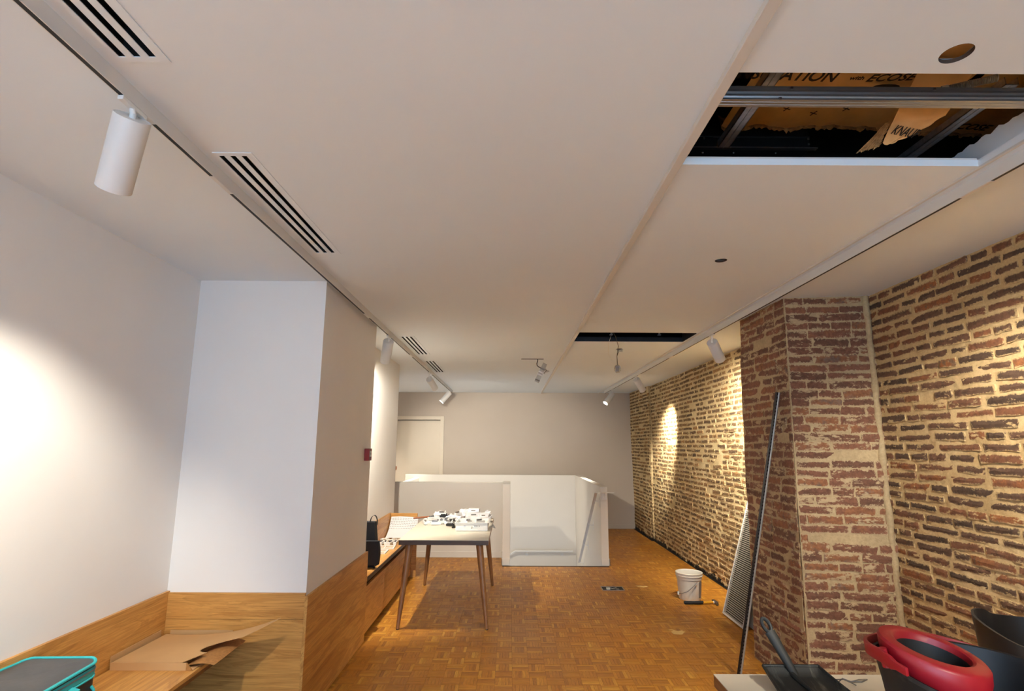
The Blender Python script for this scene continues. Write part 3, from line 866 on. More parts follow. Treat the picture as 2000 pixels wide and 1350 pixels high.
def hanging_lamp():
    t = thing('hanging_lamp_holder', 'small translucent lamp hanging on loose wires from the dark ceiling opening', 'lamp', (1.15, 5.9, ZC))
    obj('wire', MB().tube([(1.03, 5.45, 2.72), (1.07, 5.55, 2.70), (1.125, 5.70, 2.63), (1.135, 5.85, 2.54), (1.148, 5.9, 2.45)], 0.0032, 6), 'cable_dark', t, smooth=True)
    obj('wire', MB().tube([(1.01, 5.45, 2.70), (1.005, 5.6, 2.64), (1.03, 5.75, 2.545), (1.09, 5.88, 2.515), (1.12, 5.9, 2.52)], 0.0014, 6), 'cable_white', t, smooth=True)
    obj('wire', MB().tube([(1.20, 6.05, 2.655), (1.185, 6.03, 2.61), (1.155, 5.95, 2.56), (1.152, 5.9, 2.45)], 0.0032, 6), 'cable_dark', t, smooth=True)
    obj('lamp_body', MB().lathe([(0.001, 2.375), (0.022, 2.377), (0.034, 2.395), (0.037, 2.42), (0.030, 2.448), (0.014, 2.458), (0.001, 2.459)], (1.15, 5.9, 0), 20), 'clear', t, smooth=True)
    obj('lamp_core', MB().lathe([(0.001, 2.385), (0.018, 2.387), (0.018, 2.44), (0.001, 2.442)], (1.15, 5.9, 0), 14), 'white_plastic', t, smooth=True)
hanging_lamp()
t = thing('spring_bracket', 'small metal spring bracket poking out of the round ceiling hole', 'bracket', (1.205, 6.05, ZC))
obj('plate', MB().box(1.165, 1.245, 6.045, 6.06, 2.648, 2.652), 'galv', t)
obj('spring', MB().tube([(1.18, 6.05, 2.648), (1.20, 6.03, 2.632), (1.235, 6.03, 2.625)], 0.003, 6).tube([(1.24, 6.05, 2.648), (1.215, 6.03, 2.634), (1.185, 6.03, 2.628)], 0.003, 6), 'galv', t)

# ---------------- inside the large ceiling opening
t = thing('ceiling_channel', 'ribbed galvanised steel channel crossing the large ceiling opening', 'metal channel', (1.2, 1.6, 2.70))
pr = [(1.605, 2.697), (1.645, 2.697), (1.645, 2.745), (1.643, 2.745), (1.643, 2.699), (1.607, 2.699), (1.607, 2.745), (1.605, 2.745)]
face = [2.697, 2.7035, 2.7045, 2.710, 2.7175, 2.7185, 2.726, 2.7335, 2.7345, 2.745]
rib = [0, 0, .0025, 0, 0, .0025, 0, 0, .0025, 0]
m = MB()
near = [(1.605 + r, z) for z, r in zip(face, rib)]
loop = near + [(1.645, 2.745), (1.645, 2.697), (1.634, 2.697), (1.633, 2.6985), (1.628, 2.6985), (1.627, 2.697), (1.619, 2.697), (1.618, 2.6985), (1.613, 2.6985), (1.612, 2.697)]
m.loft([[(x, y, z) for y, z in loop] for x in (0.4, 2.4)])
obj('profile', m, 'galv', t)
for x in (0.86, 0.90, 1.36):
    obj('screw', MB().obox((x, 1.603, 2.70 + 0.037 * (x != .86)), (.004, 0, 0), (0, .0025, 0), (0, 0, .004)), 'steel_dark', t)
def hang_bar(name, x, y0, y1, z, w, label, mat='galv'):
    t = thing(name, label, 'metal channel', (x, (y0 + y1) / 2, z), 'hanger channels above the ceiling')
    obj('web', MB().box(x - w / 2, x + w / 2, y0, y1, z, z + 0.003), mat, t)
    obj('flange', MB().box(x - w / 2, x - w / 2 + 0.003, y0, y1, z, z + 0.028), mat, t)
    obj('flange', MB().box(x + w / 2 - 0.003, x + w / 2, y0, y1, z, z + 0.028), mat, t)
    obj('lip', MB().box(x - 0.002, x + 0.002, y0, y1, z - 0.002, z), mat, t)
hang_bar('hanger_channel', 0.845, 1.25, 2.03, 2.775, 0.046, 'flat grey hanger strip above the steel channel, beside the black duct')
hang_bar('hanger_channel', 1.672, 1.66, 2.55, 2.795, 0.046, 'slim grooved hanger channel beside the torn insulation flap')

t = thing('air_duct', 'black riveted metal duct box inside the large ceiling opening', 'duct', (0.9, 2.5, 2.905))
obj('body', MB().box(0.27, 1.33, 2.27, 2.70, 2.905, 3.05), 'duct_black', t, bevel=0.002)
obj('flange', MB().box(0.27, 1.355, 2.25, 2.27, 2.901, 2.907), 'steel_dark', t)
obj('flange', MB().box(0.82, 1.33, 2.262, 2.27, 2.962, 2.965), 'steel_dark', t)
obj('corner_plate', MB().box(0.80, 0.90, 2.266, 2.27, 2.91, 3.02), 'duct_black', t)
for p in [(0.800, 2.266, 3.000), (0.830, 2.266, 2.980), (0.858, 2.266, 2.955), (1.325, 2.266, 2.955), (1.325, 2.266, 2.930)]:
    obj('rivet', MB().tube([V(p), V(p) + V((0, -.004, 0))], [0.0055, 0.003], 10), 'chrome', t)
for p in [(0.86, 2.30, 2.905), (1.0, 2.30, 2.905), (1.19, 2.30, 2.905)]:
    obj('rivet', MB().tube([V(p), V(p) + V((0, 0, -.004))], [0.0055, 0.003], 10), 'chrome', t)

def text_mesh(body, size, mat_name, parent, M4, name='printed_text', italic=0.0, sx=1.0):
    cu_ = bpy.data.curves.new('text', 'FONT')
    cu_.body = body; cu_.size = size; cu_.shear = italic; cu_.resolution_u = 3
    cu_.extrude = 0.0004; cu_.offset = size * 0.018
    to = bpy.data.objects.new('text', cu_)
    COL.objects.link(to)
    dg = bpy.context.evaluated_depsgraph_get()
    me = bpy.data.meshes.new_from_object(to.evaluated_get(dg))
    bpy.data.objects.remove(to)
    me.name = name
    me.materials.clear(); me.materials.append(M[mat_name])
    me.transform(WM[parent.name].inverted() @ M4 @ Matrix.Diagonal((sx, 1, 1, 1)))
    o = bpy.data.objects.new(name, me)
    return link(o, parent, WM[parent.name])

def sheet_z(x, y):
    return 2.957 + 0.020 * noise.noise((x * 3.1, y * 4.2, 5)) + 0.010 * abs(noise.noise((x * 9, y * 7, 2))) + 0.006 * noise.noise((x * 21, y * 15, 8))
def batt(label, x0, x1, y0, y1, dz, seed, ragged=True):
    t = thing('insulation_batt', label, 'insulation', ((x0 + x1) / 2, (y0 + y1) / 2, 2.955 + dz), 'kraft-faced insulation batts')
    def edge(u):
        return 0.030 * noise.noise((u * 7, seed, 0)) + 0.012 * noise.noise((u * 23, seed, 4)) if ragged else 0
    def fn(u, v):
        x = x0 + (x1 - x0) * u
        y = y0 + (y1 - y0) * v + v * edge(u)
        return (x, y, sheet_z(x, y) + dz)
    obj('paper_facing', MB().grid(fn, 40, 26), 'kraft', t, smooth=True)
    def fw_(u, v):
        x = x0 + (x1 - x0) * u
        e = y1 + edge(u)
        return (x, e + 0.002 + 0.03 * v + 0.014 * noise.noise((u * 40, v * 6, seed)), sheet_z(x, e) + dz - 0.022 * (1 - v) * (.6 + abs(noise.noise((u * 60, 1, seed)))) + 0.07 * v * (1 + .4 * noise.noise((u * 30, v * 5, seed + 2))))
    obj('wool_core', MB().grid(fw_, 90, 6), 'wool', t)
    return t
def down_text(x, y, z, ang=0.0):
    # letters read along +X, tops towards the viewer, facing down
    R3 = Matrix(((1, 0, 0), (0, -1, 0), (0, 0, -1))).to_4x4()
    return Matrix.Translation((x, y, z)) @ Matrix.Rotation(ang, 4, 'Z') @ R3
b1 = batt('brown kraft paper insulation batt printed with black words above the steel channel', 0.90, 1.70, 1.30, 2.17, 0.0, 1.0)
zt = 2.928
text_mesh('INSULATION', 0.085, 'kraft_ink', b1, down_text(0.80, 1.815, zt, 0.05), sx=0.78)
text_mesh('with', 0.030, 'kraft_ink', b1, down_text(1.235, 1.822, zt, 0.0))
text_mesh('ECOSE', 0.056, 'kraft_ink', b1, down_text(1.300, 1.832, zt, -0.06), italic=0.25)
leaf = MB()
for cx_, cy_, a_, b_ in ((1.515, 1.808, 0.034, 0.020), (1.40, 1.860, 0.050, 0.014)):
    leaf.add([(cx_ + a_ * math.cos(k * .5236), cy_ + b_ * math.sin(k * .5236), zt) for k in range(12)], [tuple(range(11, -1, -1))])
obj('printed_logo', leaf, 'kraft_ink', b1, solid=0.0008)
for x, y in ((1.12, 2.045), (1.245, 2.075), (1.36, 2.04), (1.60, 1.80), (1.02, 1.99)):
    z = sheet_z(x, y) - 0.003
    obj('printed_cross', MB().obox((x, y, z), (.016, .006, 0), (-.0007, .0018, 0), (0, 0, .0006)).obox((x, y, z), (-.006, .016, 0), (.0018, .0007, 0), (0, 0, .0006)), 'kraft_ink', b1)
batt('brown insulation batt corner beside the black duct', 0.30, 0.835, 1.55, 2.02, 0.01, 2.0)
b3 = batt('dim brown insulation batt beyond the slim grooved hanger channel', 1.73, 2.5, 1.30, 2.22, 0.0, 3.0)
text_mesh('ECOSE', 0.056, 'kraft_ink', b3, down_text(1.84, 2.13, zt, 0.10), italic=0.25)

t = thing('insulation_flap', 'torn kraft paper flap with KNAUF print hanging down in the ceiling opening', 'insulation', (1.6, 1.9, 2.85))
FL = [V(p) for p in ((1.42, 1.70, 2.915), (1.405, 1.83, 2.80), (1.42, 1.91, 2.772), (1.428, 1.955, 2.750))]
FR = [V(p) for p in ((1.62, 1.70, 2.915), (1.58, 1.83, 2.785), (1.515, 1.92, 2.760), (1.462, 1.955, 2.748))]
def along(P, v):
    k = min(2, int(v * 3)); f = v * 3 - k
    return P[k].lerp(P[k + 1], f)
def flap(u, v):
    # u across, v down the flap towards its torn tip
    p = along(FL, v).lerp(along(FR, v), u)
    w = 0.008 * math.sin(u * 7 + v * 2) * (1 - v * .5) + 0.006 * noise.noise((u * 4, v * 5, 9))
    return p + V((0, -.4 * w, w)) + V((0.010 * noise.noise((v * 11, 3, 1)), 0, 0)) * (1 if u > .5 else 0)
fo = obj('paper_facing', MB().grid(flap, 18, 26), 'kraft', t, smooth=True, solid=0.001)
def flapw(u, v):
    p = along(FL, .45 + .55 * v) + V((-.055 * (1 - u) * (.35 + v), .020 + .03 * v * (1 - u), -.012 * (1 - u) * v))
    k = noise.noise((u * 9, v * 13, 4)) * 0.012 + noise.noise((u * 25, v * 30, 4)) * 0.008
    return p + V((k, -.5 * k, k))
obj('wool_core', MB().grid(flapw, 26, 40), 'wool', t)
c0, cux, cvy = flap(.22, .62), (flap(.9, .55) - flap(.1, .55)).normalized(), (flap(.5, .40) - flap(.5, .70)).normalized()
cn = cux.cross(cvy).normalized(); cvy = cn.cross(cux)
if cn.z > 0: cn = -cn
text_mesh('KNAUF', 0.055, 'kraft_ink', t, Matrix(((cux.x, cvy.x, cn.x, c0.x), (cux.y, cvy.y, cn.y, c0.y), (cux.z, cvy.z, cn.z, c0.z), (0, 0, 0, 1))) @ Matrix.Translation((-0.012, -0.012, 0.010)), sx=0.52)

t = thing('flexible_conduit', 'grey corrugated conduit with a pale collar in the ceiling opening', 'conduit', (1.7, 1.7, 2.77))
pa, pb = V((1.38, 1.685, 2.772)), V((1.58, 1.615, 2.787))
rr, pp = [], []
for k in range(121):
    pp.append(pa + (pb - pa) * (k / 120)); rr.append(0.0105 + (0.002 if k % 3 == 0 else -0.001))
obj('corrugated_tube', MB().tube(pp, rr, 14), 'conduit', t)
obj('collar', MB().tube([pa + (pb - pa) * .28, pa + (pb - pa) * .36], 0.0140, 16), 'white_plastic', t, smooth=True)
# hangers seen in the farther opening
for x, lab in ((1.05, 'grey hanger bracket in the far ceiling opening, closer to the centre trim'), (1.55, 'grey hanger bracket in the far ceiling opening, closer to the track')):
    t = thing('hanger_bracket', lab, 'bracket', (x, 5.5, 2.70), 'hanger brackets')
    obj('strap', MB().box(x - .010, x + .010, 5.66, 5.663, 2.74, 3.15), 'galv', t)
    obj('foot', MB().box(x - .022, x + .010, 5.63, 5.663, 2.735, 2.742), 'galv', t)

# ================================================================== RED CALL POINT
t = thing('fire_call_point', 'small red fire alarm call point on the column flank', 'fire alarm', (XCOL, 4.74, 1.47))
obj('housing', MB().box(XCOL, XCOL + 0.042, 4.692, 4.785, 1.468, 1.567), 'red_alarm', t, bevel=0.004)
obj('break_plate', MB().box(XCOL + 0.042, XCOL + 0.044, 4.712, 4.765, 1.500, 1.548), 'white_plastic', t)
obj('press_dot', MB().box(XCOL + 0.044, XCOL + 0.0448, 4.732, 4.745, 1.516, 1.532), 'black', t)

# ================================================================== BENCHES
t = thing('oak_bench', 'floating oak bench seat below the bright white wall', 'bench', (-1.8, 2.4, 0.40))
seat = obj('seat', MB().box(XL + 0.0195, -1.585, -0.8, YC0 - 0.0195, 0.432, 0.470), 'oak_y', t, bevel=0.0015)
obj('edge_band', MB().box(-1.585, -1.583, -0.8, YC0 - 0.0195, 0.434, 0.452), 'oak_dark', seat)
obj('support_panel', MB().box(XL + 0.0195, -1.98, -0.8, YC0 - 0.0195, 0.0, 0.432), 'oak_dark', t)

t = thing('storage_bench', 'oak storage bench in the recess behind the white column', 'bench', (-1.35, 6.05, 0))
obj('seat', MB().box(XREC + 0.016, -1.196, YC1 + 0.022, 7.18, 0.470, 0.508), 'oak_y', t, bevel=0.0015)
obj('seat_edge', MB().box(-1.196, -1.192, YC1 + 0.022, 7.18, 0.470, 0.506), 'edge_shade_brown', t)  # seat edge darkened, shade put into its brown
obj('shadow_rail', MB().box(XREC + 0.016, -1.275, YC1 + 0.022, 7.18, 0.412, 0.470), 'black', t)  # rail painted black, the recess shade put into its colour
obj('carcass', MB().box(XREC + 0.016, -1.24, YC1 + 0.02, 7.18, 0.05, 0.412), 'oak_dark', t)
for a, b in ((YC1 + 0.022, 5.665), (5.668, 6.42), (6.423, 7.175)):
    obj('front_panel', MB().box(-1.24, -1.218, a, b, 0.035, 0.412), 'oak_y', t, bevel=0.001)
obj('plinth', MB().box(XREC + 0.02, -1.26, YC1 + 0.02, 7.18, 0.0, 0.05), 'black', t)
obj('end_panel', MB().box(XREC + 0.001, -1.157, 7.18, 7.205, 0.0, 0.756), 'oak_x', t, bevel=0.001)

# ================================================================== TABLES
def make_table(x0, x1, y0, y1, label, zt=0.75, foot=None):
    t = thing('work_table', label, 'table', ((x0 + x1) / 2, (y0 + y1) / 2, 0), 'white-topped tables on splayed wooden legs')
    core = obj('tabletop', MB().box(x0, x1, y0, y1, zt - 0.043, zt - 0.003), 'table_edge', t, bevel=0.001)
    obj('side_edge', MB().box(x0 - 0.001, x0, y0 + .001, y1 - .001, zt - 0.0425, zt - 0.0035), 'table_edge_y', core)
    obj('side_edge', MB().box(x1, x1 + 0.001, y0 + .001, y1 - .001, zt - 0.0425, zt - 0.0035), 'table_edge_y', core)
    obj('laminate', MB().box(x0 - 0.001, x1 + 0.001, y0 - 0.001, y1 + 0.001, zt - 0.003, zt), 'table_white', t)
    for sx, sy in ((0, 0), (1, 0), (0, 1), (1, 1)):
        xt = x0 + 0.085 if sx == 0 else x1 - 0.085
        yt = y0 + 0.085 if sy == 0 else y1 - 0.085
        xb = x0 + 0.022 if sx == 0 else x1 - 0.004
        yb = y0 - 0.015 if sy == 0 else y1 - 0.03
        lg = obj('leg', MB().tube([(xb, yb, 0.006), (xb + (xt - xb) * .35, yb + (yt - yb) * .35, .25), (xt, yt, zt - 0.043)], [0.0155, 0.023, 0.033], 18), 'leg_wood', t, smooth=True)
        obj('foot_cap', MB().tube([(xb, yb, 0.0), (xb, yb, 0.008)], 0.0125, 14), 'rubber', lg)
    return t
make_table(-1.008, -0.196, 5.25, 6.83, 'white-topped work table covered with electrical parts beside the oak bench')
make_table(0.775, 1.585, 0.55, 2.282, 'white-topped table under the dustpan and the mop bucket')

# ---------------- things on the far table
def crate():
    t = thing('parts_crate', 'low white plastic crate with slotted sides on the table edge', 'crate', (-0.36, 6.0, 0.75))
    x0, x1, y0, y1, z0, z1 = -0.545, -0.225, 5.78, 6.10, 0.7505, 0.835
    obj('base', MB().box(x0 + .01, x1 - .01, y0 + .01, y1 - .01, z0, z0 + .006), 'white_plastic', t)
    fr = MB()
    fr.box(x0, x1, y0, y0 + .004, z0 + .006, z0 + .022).box(x0, x1, y0, y0 + .004, z1 - .03, z1)
    for a, b in ((x0, x0 + .08), (x0 + .10, x0 + .155), (x0 + .22, x1 - .09), (x1 - .075, x1)):
        fr.box(a, b, y0, y0 + .004, z0 + .022, z1 - .03)
    obj('front_wall', fr, 'white_plastic', t)
    obj('back_wall', MB().box(x0, x1, y1 - .004, y1, z0 + .006, z1), 'white_plastic', t)
    obj('side_wall', MB().box(x0, x0 + .004, y0 + .004, y1 - .004, z0 + .006, z1), 'white_plastic', t)
    obj('side_wall', MB().box(x1 - .004, x1, y0 + .004, y1 - .004, z0 + .006, z1), 'white_plastic', t)
    obj('rim', MB().box(x0 - .008, x1 + .008, y0 - .008, y0, z1 - .006, z1).box(x0 - .008, x1 + .008, y1, y1 + .008, z1 - .006, z1).box(x0 - .008, x0, y0, y1, z1 - .006, z1).box(x1, x1 + .008, y0, y1, z1 - .006, z1), 'white_plastic', t)
crate()
rg = random.Random(12)
def adapter(c, ang, label, group, sc=1.0, mats=('white_plastic', 'steel_dark'), name='track_adapter_part', cat='adapter'):
    t = thing(name, label, cat, c, group, Matrix.Rotation(ang, 3, 'Z') @ Matrix.Rotation(rg.uniform(-.12, .12), 3, 'X'))
    w = WM[t.name]
    def loc(mb_):
        mb_.v = [w @ p for p in mb_.v]; return mb_
    obj('body', loc(MB().box(-.055 * sc, .055 * sc, -.017 * sc, .017 * sc, 0, .030 * sc)), mats[0], t, bevel=0.003)
    obj('contact_fin', loc(MB().box(-.04 * sc, .02 * sc, -.006 * sc, .006 * sc, .030 * sc, .044 * sc)), mats[1], t)
    obj('lever', loc(MB().tube([(.03 * sc, 0, .030 * sc), (.042 * sc, 0, .052 * sc)], .006 * sc, 8)), mats[0], t)
    return t
def coil(c, r, turns, label, group, tilt=(0.2, 0.1)):
    pts = []
    n = 26 * turns
    for k in range(n + 1):
        a = 2 * math.pi * k / 26
        q = r * (1 + 0.10 * math.sin(a * .37)) 
        pts.append(V(c) + V((q * math.cos(a), q * math.sin(a), 0.006 + 0.004 * (k / 26) + tilt[0] * .02 * (1 + math.sin(a)) + tilt[1] * .02 * (1 + math.cos(a * .9)))))
    o = obj('cable_coil', MB().tube(pts, 0.0042, 6), 'cable_white', smooth=True)
    return tag(o, label, 'cable', group)
def carton(c, ang, sx, sy, sz, label, group, open_flap=True):
    t = thing('small_carton', label, 'box', c, group, Matrix.Rotation(ang, 3, 'Z'))
    w = WM[t.name]
    def loc(mb_):
        mb_.v = [w @ p for p in mb_.v]; return mb_
    obj('body', loc(MB().box(-sx, sx, -sy, sy, 0, sz)), 'paper', t, bevel=0.001)
    if open_flap:
        obj('flap', loc(MB().hexa([(sx, -sy, sz - .001), (sx + .03, -sy, sz + .018), (sx + .03, sy, sz + .018), (sx, sy, sz - .001)], [(sx, -sy, sz + .001), (sx + .03, -sy, sz + .020), (sx + .03, sy, sz + .020), (sx, sy, sz + .001)])), 'paper', t)
    obj('printed_mark', loc(MB().box(-sx * .5, sx * .3, -sy - .0006, -sy, sz * .3, sz * .6)), 'ink_grey', t)
    return t
ZT = 0.7505
GA, GC, GB = 'white track adapters heaped on the work table', 'white cable coils on the work table', 'small white cartons heaped on the work table'
ORD = ('first', 'second', 'third', 'fourth', 'fifth', 'sixth', 'seventh', 'eighth', 'ninth')
def by_x(rows, text):
    """rows counted from the bench side, each with its own label"""
    return [(r, text % ORD[i]) for i, r in enumerate(sorted(rows, key=lambda r: r[0]))]
# first layer, spread out; second layer on top of cartons
for (x, y, a, sx, sy, sz), lab in by_x(((-0.86, 6.36, .3, .06, .035, .03), (-0.70, 6.42, -.5, .07, .04, .035), (-0.60, 6.62, .9, .06, .04, .045), (-0.42, 6.56, .1, .09, .05, .05), (-0.52, 6.34, -.3, .05, .03, .035), (-0.30, 6.44, .5, .06, .05, .06), (-0.78, 6.62, 0.2, .08, .05, .045), (-0.94, 6.68, .1, .045, .04, .03)), 'white carton on the work table, %s from the bench side'):
    carton((x, y, ZT), a, sx, sy, sz, lab, GB)
carton((-0.42, 6.56, ZT + .0505), .3, .075, .045, .05, 'white carton lifted on top of another carton in the heap', None, False)
carton((-0.41, 6.56, ZT + .101), -.1, .06, .035, .035, 'topmost white carton of the pile behind the crate', None, False)
carton((-0.30, 6.44, ZT + .0605), .2, .05, .035, .04, 'white carton stacked second beside the tallest pile', None, True)
for (x, y, a), lab in by_x(((-0.80, 6.20, .2), (-0.655, 6.20, -.5), (-0.56, 6.22, 1.3), (-0.92, 6.24, 1.9), (-0.76, 6.30, .3), (-0.64, 6.31, 2.9), (-0.44, 6.22, .3), (-0.30, 6.25, 1.5), (-0.400, 6.325, .1)), 'white track adapter at the front of the heap, %s from the bench side'):
    adapter((x, y, ZT + .005), a, lab, GA)
for (x, y, z, a), lab in by_x(((-0.70, 6.42, .036, .4), (-0.60, 6.62, .046, 1.0), (-0.86, 6.36, .031, .8), (-0.78, 6.62, .046, -.4)), 'white track adapter lying on a carton, %s from the bench side'):
    adapter((x, y, ZT + z + .005), a, lab, 'adapters on cartons')
for x, y, r in ((-0.50, 6.46, .05), (-0.88, 6.48, .045)):
    coil((x, y, ZT), r, 3, 'coil of white cable in the heap %s' % ('behind the crate' if x > -.7 else 'on the bench side of the table'), GC)
# contents of the crate
for (x, y, z, a), lab in by_x(((-0.465, 5.85, .009, .05), (-0.325, 5.84, .009, -.05), (-0.46, 5.95, .009, .1), (-0.32, 5.93, .009, .0), (-0.40, 6.03, .009, .05), (-0.43, 5.90, .060, 1.2), (-0.31, 5.90, .060, .7)), 'white adapter inside the slotted crate, %s from the bench side'):
    adapter((x, y, ZT + z), a, lab, 'adapters in the crate')
adapter((-0.735, 6.36, ZT + .062), .25, 'black plastic clip on top of the white heap', None, .8, ('black_plastic', 'black_plastic'), 'plastic_clip', 'clip')
adapter((-0.635, 6.12, ZT + .004), -.2, 'dark grey clip lying before the white heap', None, .8, ('black_plastic', 'steel_dark'), 'plastic_clip', 'clip')
adapter((-0.585, 5.98, ZT + .004), 1.0, 'tiny black clip beside the slotted crate', None, .45, ('black_plastic', 'black_plastic'), 'plastic_clip', 'clip')
def crumple(c, a, b, h, seed, label):
    def fn(u, v):
        th = 2 * math.pi * u; r = math.sin(math.pi * (0.5 + 0.5 * v))
        n_ = 1 + .35 * noise.noise((3 * math.cos(th) + seed, 3 * math.sin(th), 4 * v)) + .18 * noise.noise((8 * math.cos(th) + seed, 8 * math.sin(th), 9 * v))
        return (c[0] + a * r * n_ * math.cos(th), c[1] + b * r * n_ * math.sin(th), c[2] + max(0.0005, h * math.sin(math.pi * .5 * v) * n_))
    return tag(obj('crumpled_packaging', MB().grid(fn, 26, 10), 'paper'), label, 'packaging', 'crumpled packaging on the work table')
crumple((-0.83, 6.75, ZT), .07, .04, .075, 1.0, 'crumpled white packaging at the back of the heap, bench side')
crumple((-0.52, 6.76, ZT), .09, .04, .10, 5.0, 'crumpled white packaging at the back of the heap, middle')
crumple((-0.27, 6.74, ZT), .05, .04, .085, 9.0, 'crumpled white packaging at the back corner of the table')
# folded leaflet on the heap
lf = obj('instruction_leaflet', MB().grid(lambda u, v: (-0.70 + .16 * u + .03 * v, 6.20 + .02 * u + .14 * v, ZT + .092 - 0.035 * abs(u - .4) + .012 * math.sin(v * 5)), 10, 6), 'paper', solid=0.0008)
tag(lf, 'crumpled white instruction leaflet draped over the heap', 'leaflet')
st = obj('copper_strip', MB().tube([(-1.075, 6.40, ZT + .045), (-0.98, 6.43, ZT + .052), (-0.905, 6.45, ZT + .056)], 0.010, 8), 'brown')
tag(st, 'brown rod sticking out of the heap beyond the table edge', 'rod')
tag(obj('tape_scrap', MB().grid(lambda u, v: (-0.205 + .05 * u, 6.04 + .06 * v, ZT + .010 + .05 * (1 - u) * v - .02 * u + .006 * math.sin(7 * v)), 6, 6), 'clear', solid=0.0008), 'scrap of clear film hanging off the table edge by the crate', 'film scrap')

# ---------------- things on the storage bench
ZB = 0.5085
t = thing('tool_bag', 'black fabric bag with a loop handle standing on the oak bench', 'bag', (-1.31, 5.33, ZB))
def rbox(x0, x1, y0, y1, z0, z1, taper=0.02, bulge=0.008):
    loops = []
    for k in range(9):
        s = k / 8; z = z0 + (z1 - z0) * s
        q = taper * s - bulge * math.sin(math.pi * s)
        loops.append([(x0 + q, y0 + q, z), ((x0 + x1) / 2, y0 + q - .006, z), (x1 - q, y0 + q, z), (x1 - q + .004, (y0 + y1) / 2, z), (x1 - q, y1 - q, z), ((x0 + x1) / 2, y1 - q + .006, z), (x0 + q, y1 - q, z), (x0 + q - .004, (y0 + y1) / 2, z)])
    return MB().loft(loops)
obj('body', rbox(-1.445, -1.225, 5.27, 5.39, ZB + .0, ZB + .39), 'black_fabric', t, smooth=True)
obj('pocket', rbox(-1.38, -1.178, 5.20, 5.268, ZB + .035, ZB + .235, .006), 'black_fabric', t, smooth=True)
obj('pocket_flap', MB().box(-1.382, -1.176, 5.190, 5.198, ZB + .165, ZB + .24), 'black_fabric', t, bevel=0.003)
obj('handle', MB().strip(arc((-1.262, 5.32, ZB + .375), 0.034, math.pi, -0.35, 14, (1, 0, .25), (0, 0, 2.1)), (0, .013, 0), (.004, 0, .002)), 'black_fabric', t)
obj('foot_strap', MB().tube([(-1.24, 5.23, ZB + .03), (-1.215, 5.22, ZB + .02), (-1.205, 5.22, ZB + .006), (-1.225, 5.23, ZB + .004)], 0.004, 6), 'black_fabric', t)

t = thing('printed_board', 'white sheet printed with a grey pattern leaning on the bench end panel', 'printed sheet', (-1.31, 7.05, ZB))
def sheet(u, v):
    bend = 0.05 * max(0, 1 - v * 2.2) ** 2
    return V((-1.47 + .335 * u, 6.93 + 0.20 * v - bend * 2.2, ZB + .008 + .205 * v + .004 * math.sin(u * 5)))
sh = obj('sheet', MB().grid(sheet, 12, 14), 'paper', t, smooth=True, solid=0.0015)
dots = MB()
for i in range(16):
    for j in range(7):
        p = sheet((i + .5 + .25 * (j % 2)) / 16.5, .40 + j * .085)
        dots.obox(p + V((0, -.0016, .0014)), (.0055, 0, .0), (0, .0022, .0022), (0, -.0004, .0004))
obj('printed_pattern', dots, 'ink_grey', sh, kind='stuff')
for k, (x, y, a) in enumerate(((-1.385, 5.98, .1), (-1.36, 6.24, .3))):
    t = thing('parts_tray', ('open white plastic frame tray lying on the oak bench' if k == 0 else 'second white frame tray lying behind the first on the bench'), 'tray', (x, y, ZB), None, Matrix.Rotation(a * .3, 3, 'Z'))
    w = WM[t.name]
    def L_(mb_):
        mb_.v = [w @ p for p in mb_.v]; return mb_
    obj('rim', L_(MB().box(-.09, .12, -.10, -.085, .0, .012).box(-.09, .12, .085, .10, 0, .012).box(-.09, -.075, -.085, .085, 0, .012).box(.105, .12, -.085, .085, 0, .012)), 'white_plastic', t)
    obj('crossbar', L_(MB().box(-.075, .105, -.006, .006, 0, .01)), 'white_plastic', t)
    obj('crossbar', L_(MB().box(.01, .022, -.085, -.006, 0, .01).box(.01, .022, .006, .085, 0, .01)), 'white_plastic', t)
for k, (x, y, r) in enumerate(((-1.36, 6.52, .055), (-1.43, 6.62, .045), (-1.30, 6.66, .05))):
    coil((x, y, ZB), r, 4, ('loose coil of white cable on the bench behind the trays', 'small white cable coil on the bench against the wall', 'white cable coil on the bench closest to the printed sheet')[k], 'cable coils on the bench')
for (x, y, a), lab in by_x(((-1.42, 6.43, 1.5), (-1.375, 6.43, 1.7), (-1.325, 6.42, 1.4), (-1.27, 6.43, 1.6)), 'white plastic part on the bench behind the trays, %s from the wall'):
    adapter((x, y, ZB + .005), a, lab, 'white parts on the bench')
cp = obj('cardboard_offcut', MB().box(-1.36, -1.20, 6.74, 6.90, ZB, ZB + .006), 'cardboard')
tag(cp, 'small brown cardboard offcut on the bench before the printed sheet', 'cardboard')

# ---------------- cardboard tray and cooler bag on the floating bench
ZS = 0.4705
t = thing('cardboard_tray', 'flattened brown cardboard tray with a lifted curling lid on the oak bench', 'cardboard box', (-1.8, 3.3, ZS))
obj('base', MB().box(-2.015, -1.60, 3.05, 3.485, ZS, ZS + .004), 'cardboard', t)
obj('side_flange', MB().hexa([(-2.022, 3.05, ZS), (-2.018, 3.05, ZS), (-2.018, 3.46, ZS), (-2.022, 3.46, ZS)], [(-2.026, 3.05, ZS + .062), (-2.022, 3.05, ZS + .062), (-2.022, 3.46, ZS + .062), (-2.026, 3.46, ZS + .062)]), 'cardboard', t)
obj('front_flange', MB().box(-2.018, -1.635, 3.045, 3.050, ZS, ZS + .036), 'cardboard', t)
obj('corner_tab', MB().hexa([(-1.635, 3.045, ZS), (-1.60, 3.045, ZS), (-1.60, 3.05, ZS), (-1.635, 3.05, ZS)], [(-1.635, 3.045, ZS + .036), (-1.632, 3.045, ZS + .036), (-1.632, 3.05, ZS + .036), (-1.635, 3.05, ZS + .036)]), 'cardboard_edge', t)
obj('back_flange', MB().box(-1.985, -1.62, 3.488, 3.494, ZS, ZS + .055), 'cardboard', t)
